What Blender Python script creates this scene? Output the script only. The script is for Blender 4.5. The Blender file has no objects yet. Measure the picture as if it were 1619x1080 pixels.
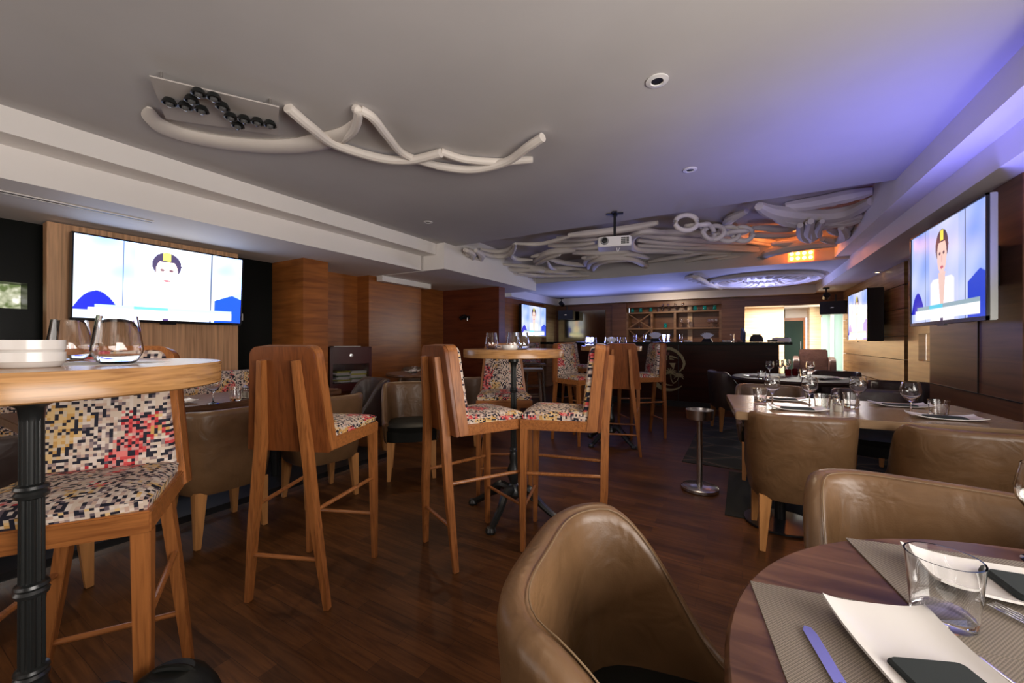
import bpy, bmesh, math, random
from mathutils import Vector, Matrix
random.seed(7)
S = bpy.context.scene
COL = S.collection
pi = math.pi
def rad(a): return math.radians(a)
# ------------------------------------------------------------------ camera
CH, F, YAW = 1.155, 630.0, rad(30)
cam = bpy.data.cameras.new('camera'); camo = bpy.data.objects.new('camera', cam); COL.objects.link(camo)
cam.sensor_width = 36; cam.lens = 36 * F / 1619; cam.clip_start = .02; cam.clip_end = 200
camo.location = (0, 0, CH); camo.rotation_euler = (pi / 2, 0, YAW)
S.camera = camo
# ------------------------------------------------------------------ world and exposure
S.view_settings.view_transform = 'Standard'; S.view_settings.look = 'None'
S.view_settings.exposure = 0.12; S.view_settings.gamma = 1; S.view_settings.use_curve_mapping = False
W = bpy.data.worlds.new('daylight'); S.world = W; W.use_nodes = True
wb = W.node_tree.nodes['Background']; wb.inputs[0].default_value = (.80, .90, 1.0, 1); wb.inputs[1].default_value = 1.6
# ------------------------------------------------------------------ daylight through the windows, lamps of the room, added fill lights
def area(name, loc, size, power, color, aim, spread=180):
    l = bpy.data.lights.new(name, 'AREA'); l.shape = 'RECTANGLE'; l.size, l.size_y = size; l.energy = power; l.color = color
    l.spread = rad(spread)
    o = bpy.data.objects.new(name, l); COL.objects.link(o); o.location = loc
    o.rotation_euler = (Vector(aim) - Vector(loc)).to_track_quat('-Z', 'Y').to_euler(); return o
def spot(name, loc, aim, power, color, angle=60, blend=.6, r=.05):
    l = bpy.data.lights.new(name, 'SPOT'); l.energy = power; l.color = color; l.spot_size = rad(angle); l.spot_blend = blend; l.shadow_soft_size = r
    o = bpy.data.objects.new(name, l); COL.objects.link(o); o.location = loc
    o.rotation_euler = (Vector(aim) - Vector(loc)).to_track_quat('-Z', 'Y').to_euler(); return o
area('window_light_right', (1.66, .9, 1.35), (3.2, 1.0), 98, (1, .94, .88), (-1.6, 1.8, 2.55), 150)
area('window_light_rear', (-1.6, -2.4, 1.4), (4.2, 1.1), 34, (1, .92, .85), (-1.0, 0.4, 2.9), 150)
area('foyer_light', (.9, 11.0, 2.0), (1.4, .8), 170, (1, .95, .86), (.9, 11.0, 0))
area('foyer_daylight', (2.86, 11.2, 1.2), (2.0, 1.4), 120, (1, .95, .86), (.6, 9.6, 1.2))
spot('blue_wash_near', (1.0, 3.0, 1.3), (.75, 3.3, 2.48), 75, (.20, .2, 1), 120, 1, .1)
spot('blue_wash_left', (-3.2, 9.0, 1.25), (-3.0, 8.3, 2.27), 75, (.28, .35, 1), 150, 1, .2)
spot('blue_wash_middle', (-1.5, 9.0, 1.25), (-1.5, 8.2, 2.27), 75, (.28, .35, 1), 150, 1, .2)
spot('blue_wash_right', (.2, 8.9, 1.5), (.35, 8.4, 2.27), 120, (.35, .4, 1), 120, 1, .1)
area('cavity_fill', (1.98, 5.45, 1.1), (.9, .5), 5, (1, .9, .75), (1.0, 5.6, 1.0))  # added light inside the wall cavity, brightens what shows behind the pane
spot('orange_lamp_light', (.57, 6.70, 2.45), (.4, 5.5, 2.66), 22, (1, .26, .05), 165, 1, .06)
spot('bar_shelf_fill', (-1.4, 8.6, 2.2), (-1.4, 9.9, 1.3), 45, (1, .78, .55), 120, 1, .1)  # added warm light to lift the back shelf, no fitting belongs to it
for i, (x, y) in enumerate([(-2.95, 1.1), (-.37, 2.118), (-.347, 3.343), (-3.013, 3.36), (-.15, .45)]):
    spot('warm_fill', (x, y, 2.44), (x, y, 0), 8 if y < 1 else 26, (1, .78, .54), 110, .8, .04)  # added warm fill from above
# ------------------------------------------------------------------ photo ray helpers: a pixel at a known height / plane gives a point of the room
c30, s30 = math.cos(YAW), math.sin(YAW)
def G(x, y, h=0.0):
    xc = (x - 809.5) / F; z = (CH - h) * F / (y - 540.0)
    return Vector((z * (-s30 + c30 * xc), z * (c30 + s30 * xc), h))
def Z(x, z, h=0.0):                      # on the ray column x at depth z
    xc = (x - 809.5) / F
    return Vector((z * (-s30 + c30 * xc), z * (c30 + s30 * xc), h))
# ------------------------------------------------------------------ materials
def mat(name, color=(.5, .5, .5), rough=.5, metal=0, spec=.5, emis=None, estr=0, trans=0, ior=1.45, coat=0):
    m = bpy.data.materials.new(name); m.use_nodes = True; b = m.node_tree.nodes['Principled BSDF']
    b.inputs['Base Color'].default_value = (*color, 1); b.inputs['Roughness'].default_value = rough; b.inputs['Metallic'].default_value = metal
    b.inputs['Specular IOR Level'].default_value = spec; b.inputs['IOR'].default_value = ior
    b.inputs['Transmission Weight'].default_value = trans; b.inputs['Coat Weight'].default_value = coat
    if emis: b.inputs['Emission Color'].default_value = (*emis, 1); b.inputs['Emission Strength'].default_value = estr
    return m
def N(m, t, **kw):
    n = m.node_tree.nodes.new(t)
    for k, v in kw.items(): setattr(n, k, v)
    return n
def L(m, a, b): m.node_tree.links.new(a, b)
def ramp(m, stops, interp='LINEAR'):
    r = N(m, 'ShaderNodeValToRGB'); r.color_ramp.interpolation = interp
    e = r.color_ramp.elements
    while len(e) < len(stops): e.new(.5)
    for i, (p, c) in enumerate(stops): e[i].position = p; e[i].color = (*c, 1)
    return r
def wood(name, c1, c2, sc=(2, 30, 30), rough=.35, c3=None, bump=.05, coat=0, rand=.25):
    """grain runs along the axis with the small scale"""
    m = mat(name, c1, rough, coat=coat); b = m.node_tree.nodes['Principled BSDF']
    tc = N(m, 'ShaderNodeTexCoord'); mp = N(m, 'ShaderNodeMapping'); mp.inputs['Scale'].default_value = sc
    oi = N(m, 'ShaderNodeObjectInfo'); mu = N(m, 'ShaderNodeMath', operation='MULTIPLY'); mu.inputs[1].default_value = 30
    L(m, oi.outputs['Random'], mu.inputs[0]); cb = N(m, 'ShaderNodeCombineXYZ'); L(m, mu.outputs[0], cb.inputs[0]); L(m, mu.outputs[0], cb.inputs[1])
    L(m, tc.outputs['Object'], mp.inputs[0]); L(m, cb.outputs[0], mp.inputs['Location'])
    n1 = N(m, 'ShaderNodeTexNoise'); n1.inputs['Scale'].default_value = 1; n1.inputs['Detail'].default_value = 6; n1.inputs['Distortion'].default_value = .7
    L(m, mp.outputs[0], n1.inputs[0])
    r = ramp(m, [(.30, c2), (.5, c1), (.72, c3 or tuple(min(1, x * 1.3) for x in c1))])
    L(m, n1.outputs[0], r.inputs[0])
    n2 = N(m, 'ShaderNodeTexNoise'); n2.inputs['Scale'].default_value = 1.7; L(m, tc.outputs['Object'], n2.inputs[0])
    mx = N(m, 'ShaderNodeMix', data_type='RGBA', blend_type='MULTIPLY'); mx.inputs[0].default_value = rand
    L(m, r.outputs[0], mx.inputs[6]); L(m, n2.outputs[0], mx.inputs[7]); L(m, mx.outputs[2], b.inputs['Base Color'])
    bp = N(m, 'ShaderNodeBump'); bp.inputs['Strength'].default_value = bump; L(m, n1.outputs[0], bp.inputs['Height']); L(m, bp.outputs[0], b.inputs['Normal'])
    return m
M = {}
M['plaster'] = mat('plaster', (.51, .485, .475), .75)
def plaster_fx(m, base, amt=.06):
    b = m.node_tree.nodes['Principled BSDF']; tc = N(m, 'ShaderNodeTexCoord'); n = N(m, 'ShaderNodeTexNoise'); n.inputs['Scale'].default_value = 1.3; n.inputs['Detail'].default_value = 5
    L(m, tc.outputs['Object'], n.inputs[0]); r = ramp(m, [(.3, tuple(x * (1 - amt) for x in base)), (.7, tuple(min(1, x * (1 + amt)) for x in base))])
    L(m, n.outputs[0], r.inputs[0]); L(m, r.outputs[0], b.inputs['Base Color'])
plaster_fx(M['plaster'], (.51, .485, .475))
M['beam'] = mat('beam_paint', (.85, .81, .77), .6)
plaster_fx(M['beam'], (.85, .81, .77), .03)
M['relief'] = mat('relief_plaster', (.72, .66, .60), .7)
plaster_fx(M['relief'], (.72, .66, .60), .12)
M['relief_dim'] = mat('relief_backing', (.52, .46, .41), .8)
M['stoolwood'] = wood('stool_wood', (.36, .130, .036), (.23, .075, .020), (95, 95, 5), .32, bump=.04)
M['stoolwood_x'] = wood('stool_wood_rail', (.36, .130, .036), (.23, .075, .020), (5, 95, 95), .32, bump=.04)
M['board'] = wood('stool_back_board', (.20, .060, .016), (.13, .036, .010), (80, 80, 4), .28, bump=.03)
M['tabletop'] = wood('table_edge_oak', (.46, .24, .09), (.30, .14, .05), (9, 9, 150), .24, bump=.03)
M['tablewood'] = wood('table_oak', (.30, .19, .105), (.20, .12, .06), (2, 26, 26), .22, bump=.03)
M['darktable'] = wood('dark_table_wood', (.125, .056, .028), (.060, .024, .012), (5, 32, 32), .28, (.21, .105, .055), bump=.03)
M['legwood'] = wood('chair_leg_beech', (.52, .24, .08), (.40, .17, .05), (24, 24, 2), .35)
M['panel_red'] = wood('wall_veneer_red', (.44, .145, .030), (.31, .095, .020), (1.6, 1.6, 22), .30, bump=.02, rand=.5)
M['panel_dark'] = wood('wall_veneer_dark', (.16, .035, .012), (.11, .022, .008), (1.6, 1.6, 18), .35, bump=.02)
M['foyer_wood'] = wood('foyer_veneer', (.78, .55, .32), (.66, .43, .23), (1.2, 1.0, 20), .35)
M['shelfwood'] = wood('shelf_wood', (.27, .14, .06), (.18, .09, .035), (3, 3, 20), .4)
M['rt_top'] = mat('dark_matt_top', (.035, .020, .014), .5, spec=.15)
M['bar_front'] = wood('bar_front_veneer', (.040, .008, .004), (.025, .005, .003), (1.2, 1.2, 14), .30, bump=.01)
M['bar_front'].node_tree.nodes['Principled BSDF'].inputs['Specular IOR Level'].default_value = .15
M['panel_brown'] = wood('wall_veneer_brown', (.20, .085, .038), (.13, .052, .022), (1.2, 1.2, 20), .35, bump=.02)
M['panel_gold'] = wood('wall_veneer_gold', (.50, .28, .11), (.36, .18, .07), (1.2, 1.0, 20), .25, bump=.02, rand=.5)
M['panel_oak'] = wood('tv_panel_oak', (.66, .37, .19), (.42, .22, .10), (20, 45, 1.5), .45, bump=.05, rand=.2)
M['blackglass'] = mat('black_wall_gloss', (.006, .007, .006), .28, spec=.12)
M['black'] = mat('black_plastic', (.012, .012, .013), .35)
M['blacksoft'] = mat('black_leatherette', (.008, .009, .008), .45, spec=.22)
M['iron'] = mat('black_cast_iron', (.014, .016, .016), .30, spec=.7)
M['steel'] = mat('brushed_steel', (.62, .60, .58), .25, 1)
M['chrome'] = mat('chrome', (.8, .8, .8), .08, 1)
M['silver'] = mat('silver_plastic', (.34, .35, .34), .35, .6)
M['white'] = mat('white_ceramic', (.66, .63, .60), .18)
M['whiteplastic'] = mat('white_plastic', (.78, .76, .74), .4)
M['napkin'] = mat('charcoal_napkin', (.020, .026, .027), .85)
M['napkinw'] = mat('white_napkin', (.75, .76, .85), .8)
M['paper'] = mat('paper', (.62, .60, .58), .8)
M['salt'] = mat('salt_grains', (.72, .66, .56), .8)
M['glass'] = mat('clear_glass', (1, 1, 1), .0, trans=1, ior=1.47)
M['tealglass'] = mat('teal_glass', (.05, .75, .68), .02, trans=.85, ior=1.45)
M['doorglass'] = mat('door_glass', (.025, .045, .038), .12, spec=.4)
M['redglass'] = mat('dark_red_glass', (.25, .01, .015), .1, trans=.5)
M['mirror'] = mat('bronze_mirror', (.42, .36, .20), .12, 1)
M['olive'] = mat('emblem_paint', (.36, .30, .15), .4)
M['emblemred'] = mat('emblem_red', (.10, .012, .008), .4)
M['greenglass'] = mat('green_tinted_glass', (.42, .58, .50), .08, trans=.45, ior=1.2)
M['bezel'] = mat('screen_bezel', (.006, .006, .007), .2)
M['baffle'] = mat('lamp_black_ring', (.012, .014, .014), .3)
M['bulbglass'] = mat('lamp_lens', (.16, .16, .16), .12, .5)
M['acrylic'] = mat('lamp_plate', (.47, .43, .40), .8)
M['orange'] = mat('orange_lamp_face', (.8, .20, .06), .4, emis=(1, .16, .03), estr=3.2)
M['orangebulb'] = mat('orange_bulb', (1, .7, .3), .3, emis=(1, .48, .14), estr=10)
M['warmbulb'] = mat('warm_bulb', (1, .8, .5), .3, emis=(1, .75, .4), estr=12)
M['yellow'] = mat('yellow_cover', (.55, .50, .08), .5)
M['green'] = mat('green_cover', (.15, .22, .10), .5)
M['ply'] = mat('maroon_lacquer', (.060, .010, .010), .35, spec=.25)
M['blueplastic'] = mat('blue_plastic', (.03, .06, .14), .3)
def leather(name, c):
    m = mat(name, c, .34, spec=.5); b = m.node_tree.nodes['Principled BSDF']
    tc = N(m, 'ShaderNodeTexCoord'); n = N(m, 'ShaderNodeTexNoise'); n.inputs['Scale'].default_value = 7; n.inputs['Detail'].default_value = 6
    L(m, tc.outputs['Object'], n.inputs[0]); r = ramp(m, [(.3, tuple(x * .78 for x in c)), (.7, tuple(x * 1.2 for x in c))]); L(m, n.outputs[0], r.inputs[0]); L(m, r.outputs[0], b.inputs['Base Color'])
    n2 = N(m, 'ShaderNodeTexVoronoi'); n2.inputs['Scale'].default_value = 260; L(m, tc.outputs['Object'], n2.inputs[0])
    n3 = N(m, 'ShaderNodeTexNoise'); n3.inputs['Scale'].default_value = 9; n3.inputs['Distortion'].default_value = 1.5; L(m, tc.outputs['Object'], n3.inputs[0])
    b1 = N(m, 'ShaderNodeBump'); b1.inputs['Strength'].default_value = .06; b1.inputs['Distance'].default_value = .002; L(m, n2.outputs[0], b1.inputs['Height'])
    b2 = N(m, 'ShaderNodeBump'); b2.inputs['Strength'].default_value = .25; b2.inputs['Distance'].default_value = .02; L(m, n3.outputs[0], b2.inputs['Height']); L(m, b1.outputs[0], b2.inputs['Normal'])
    L(m, b2.outputs[0], b.inputs['Normal'])
    rr = N(m, 'ShaderNodeMapRange'); rr.inputs[3].default_value = .26; rr.inputs[4].default_value = .46; L(m, n.outputs[0], rr.inputs[0]); L(m, rr.outputs[0], b.inputs['Roughness'])
    return m
M['leather'] = leather('brown_leather', (.142, .076, .034))
M['leather_dark'] = leather('dark_brown_leather', (.060, .040, .034))
M['leather_mid'] = leather('mid_brown_leather', (.13, .080, .048))
M['leather_foyer'] = leather('foyer_leather', (.045, .018, .012))
M['seam'] = mat('seam_thread', (.20, .13, .07), .6)
def pixel_fabric(name, plane):
    m = mat(name, (.5, .5, .5), .75); b = m.node_tree.nodes['Principled BSDF']
    tc = N(m, 'ShaderNodeTexCoord'); sp = N(m, 'ShaderNodeSeparateXYZ'); L(m, tc.outputs['Object'], sp.inputs[0])
    cb = N(m, 'ShaderNodeCombineXYZ')
    if plane == 'xy':                     # the cloth turns down over the rounded seat edges
        sn_ = N(m, 'ShaderNodeSeparateXYZ'); L(m, tc.outputs['Normal'], sn_.inputs[0]); st = []
        for q in (0, 1):
            ab = N(m, 'ShaderNodeMath', operation='ABSOLUTE'); L(m, sn_.outputs[q], ab.inputs[0]); g_ = N(m, 'ShaderNodeMath', operation='GREATER_THAN'); g_.inputs[1].default_value = .72; L(m, ab.outputs[0], g_.inputs[0]); st.append(g_)
        us = N(m, 'ShaderNodeMath', operation='MULTIPLY_ADD'); L(m, sp.outputs[2], us.inputs[0]); L(m, st[0].outputs[0], us.inputs[1]); L(m, sp.outputs[0], us.inputs[2])
        vs_ = N(m, 'ShaderNodeMath', operation='MULTIPLY_ADD'); L(m, sp.outputs[2], vs_.inputs[0]); L(m, st[1].outputs[0], vs_.inputs[1]); L(m, sp.outputs[1], vs_.inputs[2])
        L(m, us.outputs[0], cb.inputs[0]); L(m, vs_.outputs[0], cb.inputs[1])
    else: L(m, sp.outputs[0], cb.inputs[0]); L(m, sp.outputs[2], cb.inputs[1])
    oi = N(m, 'ShaderNodeObjectInfo'); mu = N(m, 'ShaderNodeMath', operation='MULTIPLY'); mu.inputs[1].default_value = 9.0; L(m, oi.outputs['Random'], mu.inputs[0])
    ad = N(m, 'ShaderNodeVectorMath', operation='ADD'); L(m, cb.outputs[0], ad.inputs[0]); cb2 = N(m, 'ShaderNodeCombineXYZ'); L(m, mu.outputs[0], cb2.inputs[0]); L(m, mu.outputs[0], cb2.inputs[1]); L(m, cb2.outputs[0], ad.inputs[1])
    sn = N(m, 'ShaderNodeVectorMath', operation='SNAP'); sn.inputs[1].default_value = (.0088, .0088, .0088); L(m, ad.outputs[0], sn.inputs[0])
    w = N(m, 'ShaderNodeTexWhiteNoise', noise_dimensions='2D'); L(m, sn.outputs[0], w.inputs[0])
    base = ramp(m, [(0, (.010, .010, .022)), (.24, (.12, .09, .11)), (.30, (.62, .50, .40)), (.62, (.70, .60, .52)), (.80, (.30, .22, .21)), (.88, (.55, .38, .30))], 'CONSTANT'); L(m, w.outputs[0], base.inputs[0])
    n1 = N(m, 'ShaderNodeTexNoise', noise_dimensions='2D'); n1.inputs['Scale'].default_value = 5.5; n1.inputs['Detail'].default_value = 3; L(m, sn.outputs[0], n1.inputs[0])
    def patch(scale_off, lo, colramp, prev, chan):
        n = N(m, 'ShaderNodeTexNoise', noise_dimensions='2D'); n.inputs['Scale'].default_value = 6; n.inputs['Detail'].default_value = 2
        a = N(m, 'ShaderNodeVectorMath', operation='ADD'); a.inputs[1].default_value = scale_off; L(m, sn.outputs[0], a.inputs[0]); L(m, a.outputs[0], n.inputs[0])
        mr = N(m, 'ShaderNodeMapRange'); mr.inputs[1].default_value = lo; mr.inputs[2].default_value = lo + .10; L(m, n.outputs[0], mr.inputs[0])
        w2 = N(m, 'ShaderNodeTexWhiteNoise', noise_dimensions='2D'); a2 = N(m, 'ShaderNodeVectorMath', operation='ADD'); a2.inputs[1].default_value = (scale_off[0] * 3, 1, 0); L(m, sn.outputs[0], a2.inputs[0]); L(m, a2.outputs[0], w2.inputs[0])
        lt = N(m, 'ShaderNodeMath', operation='LESS_THAN'); L(m, w2.outputs[0], lt.inputs[0]); L(m, mr.outputs[0], lt.inputs[1])
        gt = N(m, 'ShaderNodeMath', operation='GREATER_THAN'); gt.inputs[1].default_value = .24; L(m, w.outputs[0], gt.inputs[0])
        ml = N(m, 'ShaderNodeMath', operation='MULTIPLY'); L(m, lt.outputs[0], ml.inputs[0]); L(m, gt.outputs[0], ml.inputs[1])
        cr = ramp(m, colramp, 'CONSTANT'); L(m, w.outputs[0], cr.inputs[0])
        mx = N(m, 'ShaderNodeMix', data_type='RGBA'); L(m, ml.outputs[0], mx.inputs[0]); L(m, prev, mx.inputs[6]); L(m, cr.outputs[0], mx.inputs[7]); return mx.outputs[2]
    o1 = patch((3.1, 7.7, 0), .53, [(0, (.60, .34, .10)), (.5, (.70, .48, .22)), (.8, (.62, .50, .36))], base.outputs[0], 0)
    o2 = patch((11.3, 2.9, 0), .56, [(0, (.62, .07, .07)), (.45, (.75, .20, .18)), (.7, (.60, .30, .28)), (.85, (.45, .02, .03))], o1, 0)
    L(m, o2, b.inputs['Base Color']); return m
M['fab_seat'] = pixel_fabric('pixel_fabric_seat', 'xy'); M['fab_back'] = pixel_fabric('pixel_fabric_back', 'xz')
def floor_mat():
    m = mat('parquet', (.1, .04, .02), .3, spec=.32); b = m.node_tree.nodes['Principled BSDF']
    tc = N(m, 'ShaderNodeTexCoord'); br = N(m, 'ShaderNodeTexBrick'); br.offset = .37; br.inputs['Scale'].default_value = 1
    br.inputs['Brick Width'].default_value = .48; br.inputs['Row Height'].default_value = .068; br.inputs['Mortar Size'].default_value = .0009; br.inputs['Mortar Smooth'].default_value = .3; br.inputs['Bias'].default_value = -.1
    br.inputs['Color1'].default_value = (.072, .027, .008, 1); br.inputs['Color2'].default_value = (.135, .052, .015, 1); br.inputs['Mortar'].default_value = (.03, .012, .006, 1)
    L(m, tc.outputs['Object'], br.inputs[0])
    mp = N(m, 'ShaderNodeMapping'); mp.inputs['Scale'].default_value = (3, 34, 1); L(m, tc.outputs['Object'], mp.inputs[0])
    n = N(m, 'ShaderNodeTexNoise'); n.inputs['Scale'].default_value = 1; n.inputs['Detail'].default_value = 6; n.inputs['Distortion'].default_value = 1.5; L(m, mp.outputs[0], n.inputs[0])
    r = ramp(m, [(.3, (.55, .5, .5)), (.7, (1.2, 1.2, 1.2))]); L(m, n.outputs[0], r.inputs[0])
    mx = N(m, 'ShaderNodeMix', data_type='RGBA', blend_type='MULTIPLY'); mx.inputs[0].default_value = 1; L(m, br.outputs[0], mx.inputs[6]); L(m, r.outputs[0], mx.inputs[7])
    n2 = N(m, 'ShaderNodeTexNoise'); n2.inputs['Scale'].default_value = 2.2; n2.inputs['Detail'].default_value = 5; L(m, tc.outputs['Object'], n2.inputs[0])
    r2 = ramp(m, [(.35, (.65, .65, .65)), (.65, (1.1, 1.1, 1.1))]); L(m, n2.outputs[0], r2.inputs[0])
    mx2 = N(m, 'ShaderNodeMix', data_type='RGBA', blend_type='MULTIPLY'); mx2.inputs[0].default_value = 1; L(m, mx.outputs[2], mx2.inputs[6]); L(m, r2.outputs[0], mx2.inputs[7]); L(m, mx2.outputs[2], b.inputs['Base Color'])
    rr = N(m, 'ShaderNodeMapRange'); rr.inputs[3].default_value = .28; rr.inputs[4].default_value = .50; L(m, n2.outputs[0], rr.inputs[0]); L(m, rr.outputs[0], b.inputs['Roughness'])
    bp = N(m, 'ShaderNodeBump'); bp.inputs['Strength'].default_value = .06; L(m, n.outputs[0], bp.inputs['Height']); L(m, bp.outputs[0], b.inputs['Normal']); return m
M['floor'] = floor_mat()
def placemat_mat():
    m = mat('woven_placemat', (.2, .17, .14), .6); b = m.node_tree.nodes['Principled BSDF']; tc = N(m, 'ShaderNodeTexCoord')
    ch = N(m, 'ShaderNodeTexChecker'); ch.inputs['Scale'].default_value = 420; ch.inputs[1].default_value = (.26, .215, .17, 1); ch.inputs[2].default_value = (.12, .10, .08, 1)
    L(m, tc.outputs['Object'], ch.inputs[0]); L(m, ch.outputs[0], b.inputs['Base Color']); return m
M['placemat'] = placemat_mat()
def rug_mat(name, lines):
    m = mat(name, (.012, .013, .012), .95); b = m.node_tree.nodes['Principled BSDF']; tc = N(m, 'ShaderNodeTexCoord')
    mp = N(m, 'ShaderNodeMapping'); mp.inputs['Rotation'].default_value = (0, 0, rad(38)); mp.inputs['Scale'].default_value = (1.3, 2.2, 1); L(m, tc.outputs['Object'], mp.inputs[0])
    w = N(m, 'ShaderNodeTexVoronoi', feature='DISTANCE_TO_EDGE'); w.inputs['Scale'].default_value = 1.5; w.inputs['Randomness'].default_value = .35; L(m, mp.outputs[0], w.inputs[0])
    r = ramp(m, [(0, (.12, .085, .06)), (.018, (.10, .05, .035)), (.03, (.016, .018, .016)), (.10, (.030, .034, .028)), (.13, (.014, .015, .014))]); L(m, w.outputs[0], r.inputs[0])
    if lines: L(m, r.outputs[0], b.inputs['Base Color'])
    return m
M['rug'] = rug_mat('patterned_rug', True); M['rug_plain'] = rug_mat('plain_rug', False)
def screen_mat(name, strength):
    m = mat(name, (.01, .01, .01), .25); b = m.node_tree.nodes['Principled BSDF']; a = N(m, 'ShaderNodeVertexColor', layer_name='pic')
    L(m, a.outputs[0], b.inputs['Emission Color']); b.inputs['Emission Strength'].default_value = strength; return m
# ------------------------------------------------------------------ mesh builder
class MB:
    def __init__(s): s.bm = bmesh.new()
    def pts(s, vs, fs, M4=None):
        v = [s.bm.verts.new(M4 @ Vector(p) if M4 else Vector(p)) for p in vs]
        for f in fs:
            try: s.bm.faces.new([v[i] for i in f])
            except ValueError: pass
        return v
    def box(s, c, d, rz=0, M4=None):
        x, y, z = d[0] / 2, d[1] / 2, d[2] / 2
        R = Matrix.Translation(c) @ Matrix.Rotation(rz, 4, 'Z')
        if M4: R = M4 @ R
        s.pts([(i * x, j * y, k * z) for k in (-1, 1) for j in (-1, 1) for i in (-1, 1)],
              [(0, 2, 3, 1), (4, 5, 7, 6), (0, 1, 5, 4), (2, 6, 7, 3), (0, 4, 6, 2), (1, 3, 7, 5)], R); return s
    def bb(s, a, b): return s.box([(p + q) / 2 for p, q in zip(a, b)], [abs(q - p) for p, q in zip(a, b)])
    def prism(s, poly, z0, z1, M4=None, top=1.0, c=(0, 0)):
        n = len(poly)
        vs = [(x, y, z0) for x, y in poly] + [(c[0] + (x - c[0]) * top, c[1] + (y - c[1]) * top, z1) for x, y in poly]
        s.pts(vs, [tuple(range(n - 1, -1, -1)), tuple(range(n, 2 * n))] + [(i, (i + 1) % n, n + (i + 1) % n, n + i) for i in range(n)], M4); return s
    def loft(s, rings, closed=False, cap=True):
        V = [[s.bm.verts.new(Vector(p)) for p in r] for r in rings]; n = len(rings[0]); k = len(rings)
        for i in range(k if closed else k - 1):
            a, b = V[i], V[(i + 1) % k]
            for j in range(n):
                try: s.bm.faces.new((a[j], a[(j + 1) % n], b[(j + 1) % n], b[j]))
                except ValueError: pass
        if cap and not closed:
            s.bm.faces.new(V[0][::-1]); s.bm.faces.new(V[-1])
        return s
    def lathe(s, prof, n=32, c=(0, 0, 0), flute=0, fl_n=12, M4=None):
        rings = []
        for r, z in prof:
            ring = []
            for i in range(n):
                a = 2 * pi * i / n; rr = max(r, 1e-4) * (1 + flute * math.cos(fl_n * a))
                p = Vector((c[0] + rr * math.cos(a), c[1] + rr * math.sin(a), c[2] + z)); ring.append(M4 @ p if M4 else p)
            rings.append(ring)
        s.loft(rings); return s
    def tube(s, path, r, n=10, closed=False, flat=1.0, square=False, up=(0, 0, 1)):
        P = [Vector(p) for p in path]; k = len(P); R = r if isinstance(r, (list, tuple)) else [r] * k; rings = []
        for i, p in enumerate(P):
            t = (P[(i + 1) % k] - P[i - 1]) if closed else (P[min(i + 1, k - 1)] - P[max(i - 1, 0)])
            t.normalize(); u = Vector(up)
            if abs(t.dot(u)) > .95: u = Vector((0, 1, 0))
            a = t.cross(u).normalized(); b = a.cross(t).normalized()
            if square:
                hx, hy = R[i] if isinstance(R[i], (list, tuple)) else (R[i], R[i] * flat)
                rings.append([p + a * x * hx + b * y * hy for x, y in ((-1, -1), (1, -1), (1, 1), (-1, 1))])
            else:
                rings.append([p + a * math.cos(2 * pi * j / n) * R[i] + b * math.sin(2 * pi * j / n) * R[i] * flat for j in range(n)])
        s.loft(rings, closed); return s
    def build(s, name, m, parent=None, smooth=True, bevel=0, ang=35, loc=None):
        bmesh.ops.recalc_face_normals(s.bm, faces=s.bm.faces[:])
        if bevel:
            es = [e for e in s.bm.edges if len(e.link_faces) == 2 and e.calc_face_angle(0) > rad(30)]
            bmesh.ops.bevel(s.bm, geom=es, offset=bevel, segments=2, affect='EDGES', clamp_overlap=True)
        me = bpy.data.meshes.new(name); s.bm.to_mesh(me); s.bm.free()
        if smooth:
            me.polygons.foreach_set('use_smooth', [True] * len(me.polygons))
            try: me.set_sharp_from_angle(angle=rad(ang))
            except Exception: pass
        me.materials.append(M[m] if isinstance(m, str) else m)
        o = bpy.data.objects.new(name, me); COL.objects.link(o); o.parent = parent
        if loc is not None: o.location = loc
        return o
def spline(P, n=8):
    P = [Vector(p) for p in P]; out = []
    for i in range(len(P) - 1):
        a, b, c, d = P[max(i - 1, 0)], P[i], P[i + 1], P[min(i + 2, len(P) - 1)]
        for k in range(n):
            t = k / n; out.append(.5 * ((2 * b) + (c - a) * t + (2 * a - 5 * b + 4 * c - d) * t * t + (3 * b - a - 3 * c + d) * t ** 3))
    out.append(P[-1]); return out
def tag(o, label=None, cat=None, group=None, kind=None):
    if label: o['label'] = label
    if cat: o['category'] = cat
    if group: o['group'] = group
    if kind: o['kind'] = kind
    return o
def thing(name, label, cat, loc=(0, 0, 0), rz=0, group=None):
    o = bpy.data.objects.new(name, None); COL.objects.link(o); o.location = loc; o.rotation_euler = (0, 0, rz); o.empty_display_size = .1
    return tag(o, label, cat, group)
def dup(o, parent=None):
    c = o.copy(); COL.objects.link(c); c.parent = parent
    for ch in list(o.children): dup(ch, c)
    return c
def place(proto, first, loc, rz, label, group=None, sc=None):
    o = proto if first else dup(proto)
    o.location = loc; o.rotation_euler = (0, 0, rz); o['label'] = label
    if group: o['group'] = group
    elif 'group' in o: del o['group']
    if sc: o.scale = (sc, sc, sc)
    return o
def struct(name, mb, m, bevel=0, smooth=False): return tag(mb.build(name, m, None, smooth, bevel), kind='structure')

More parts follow.
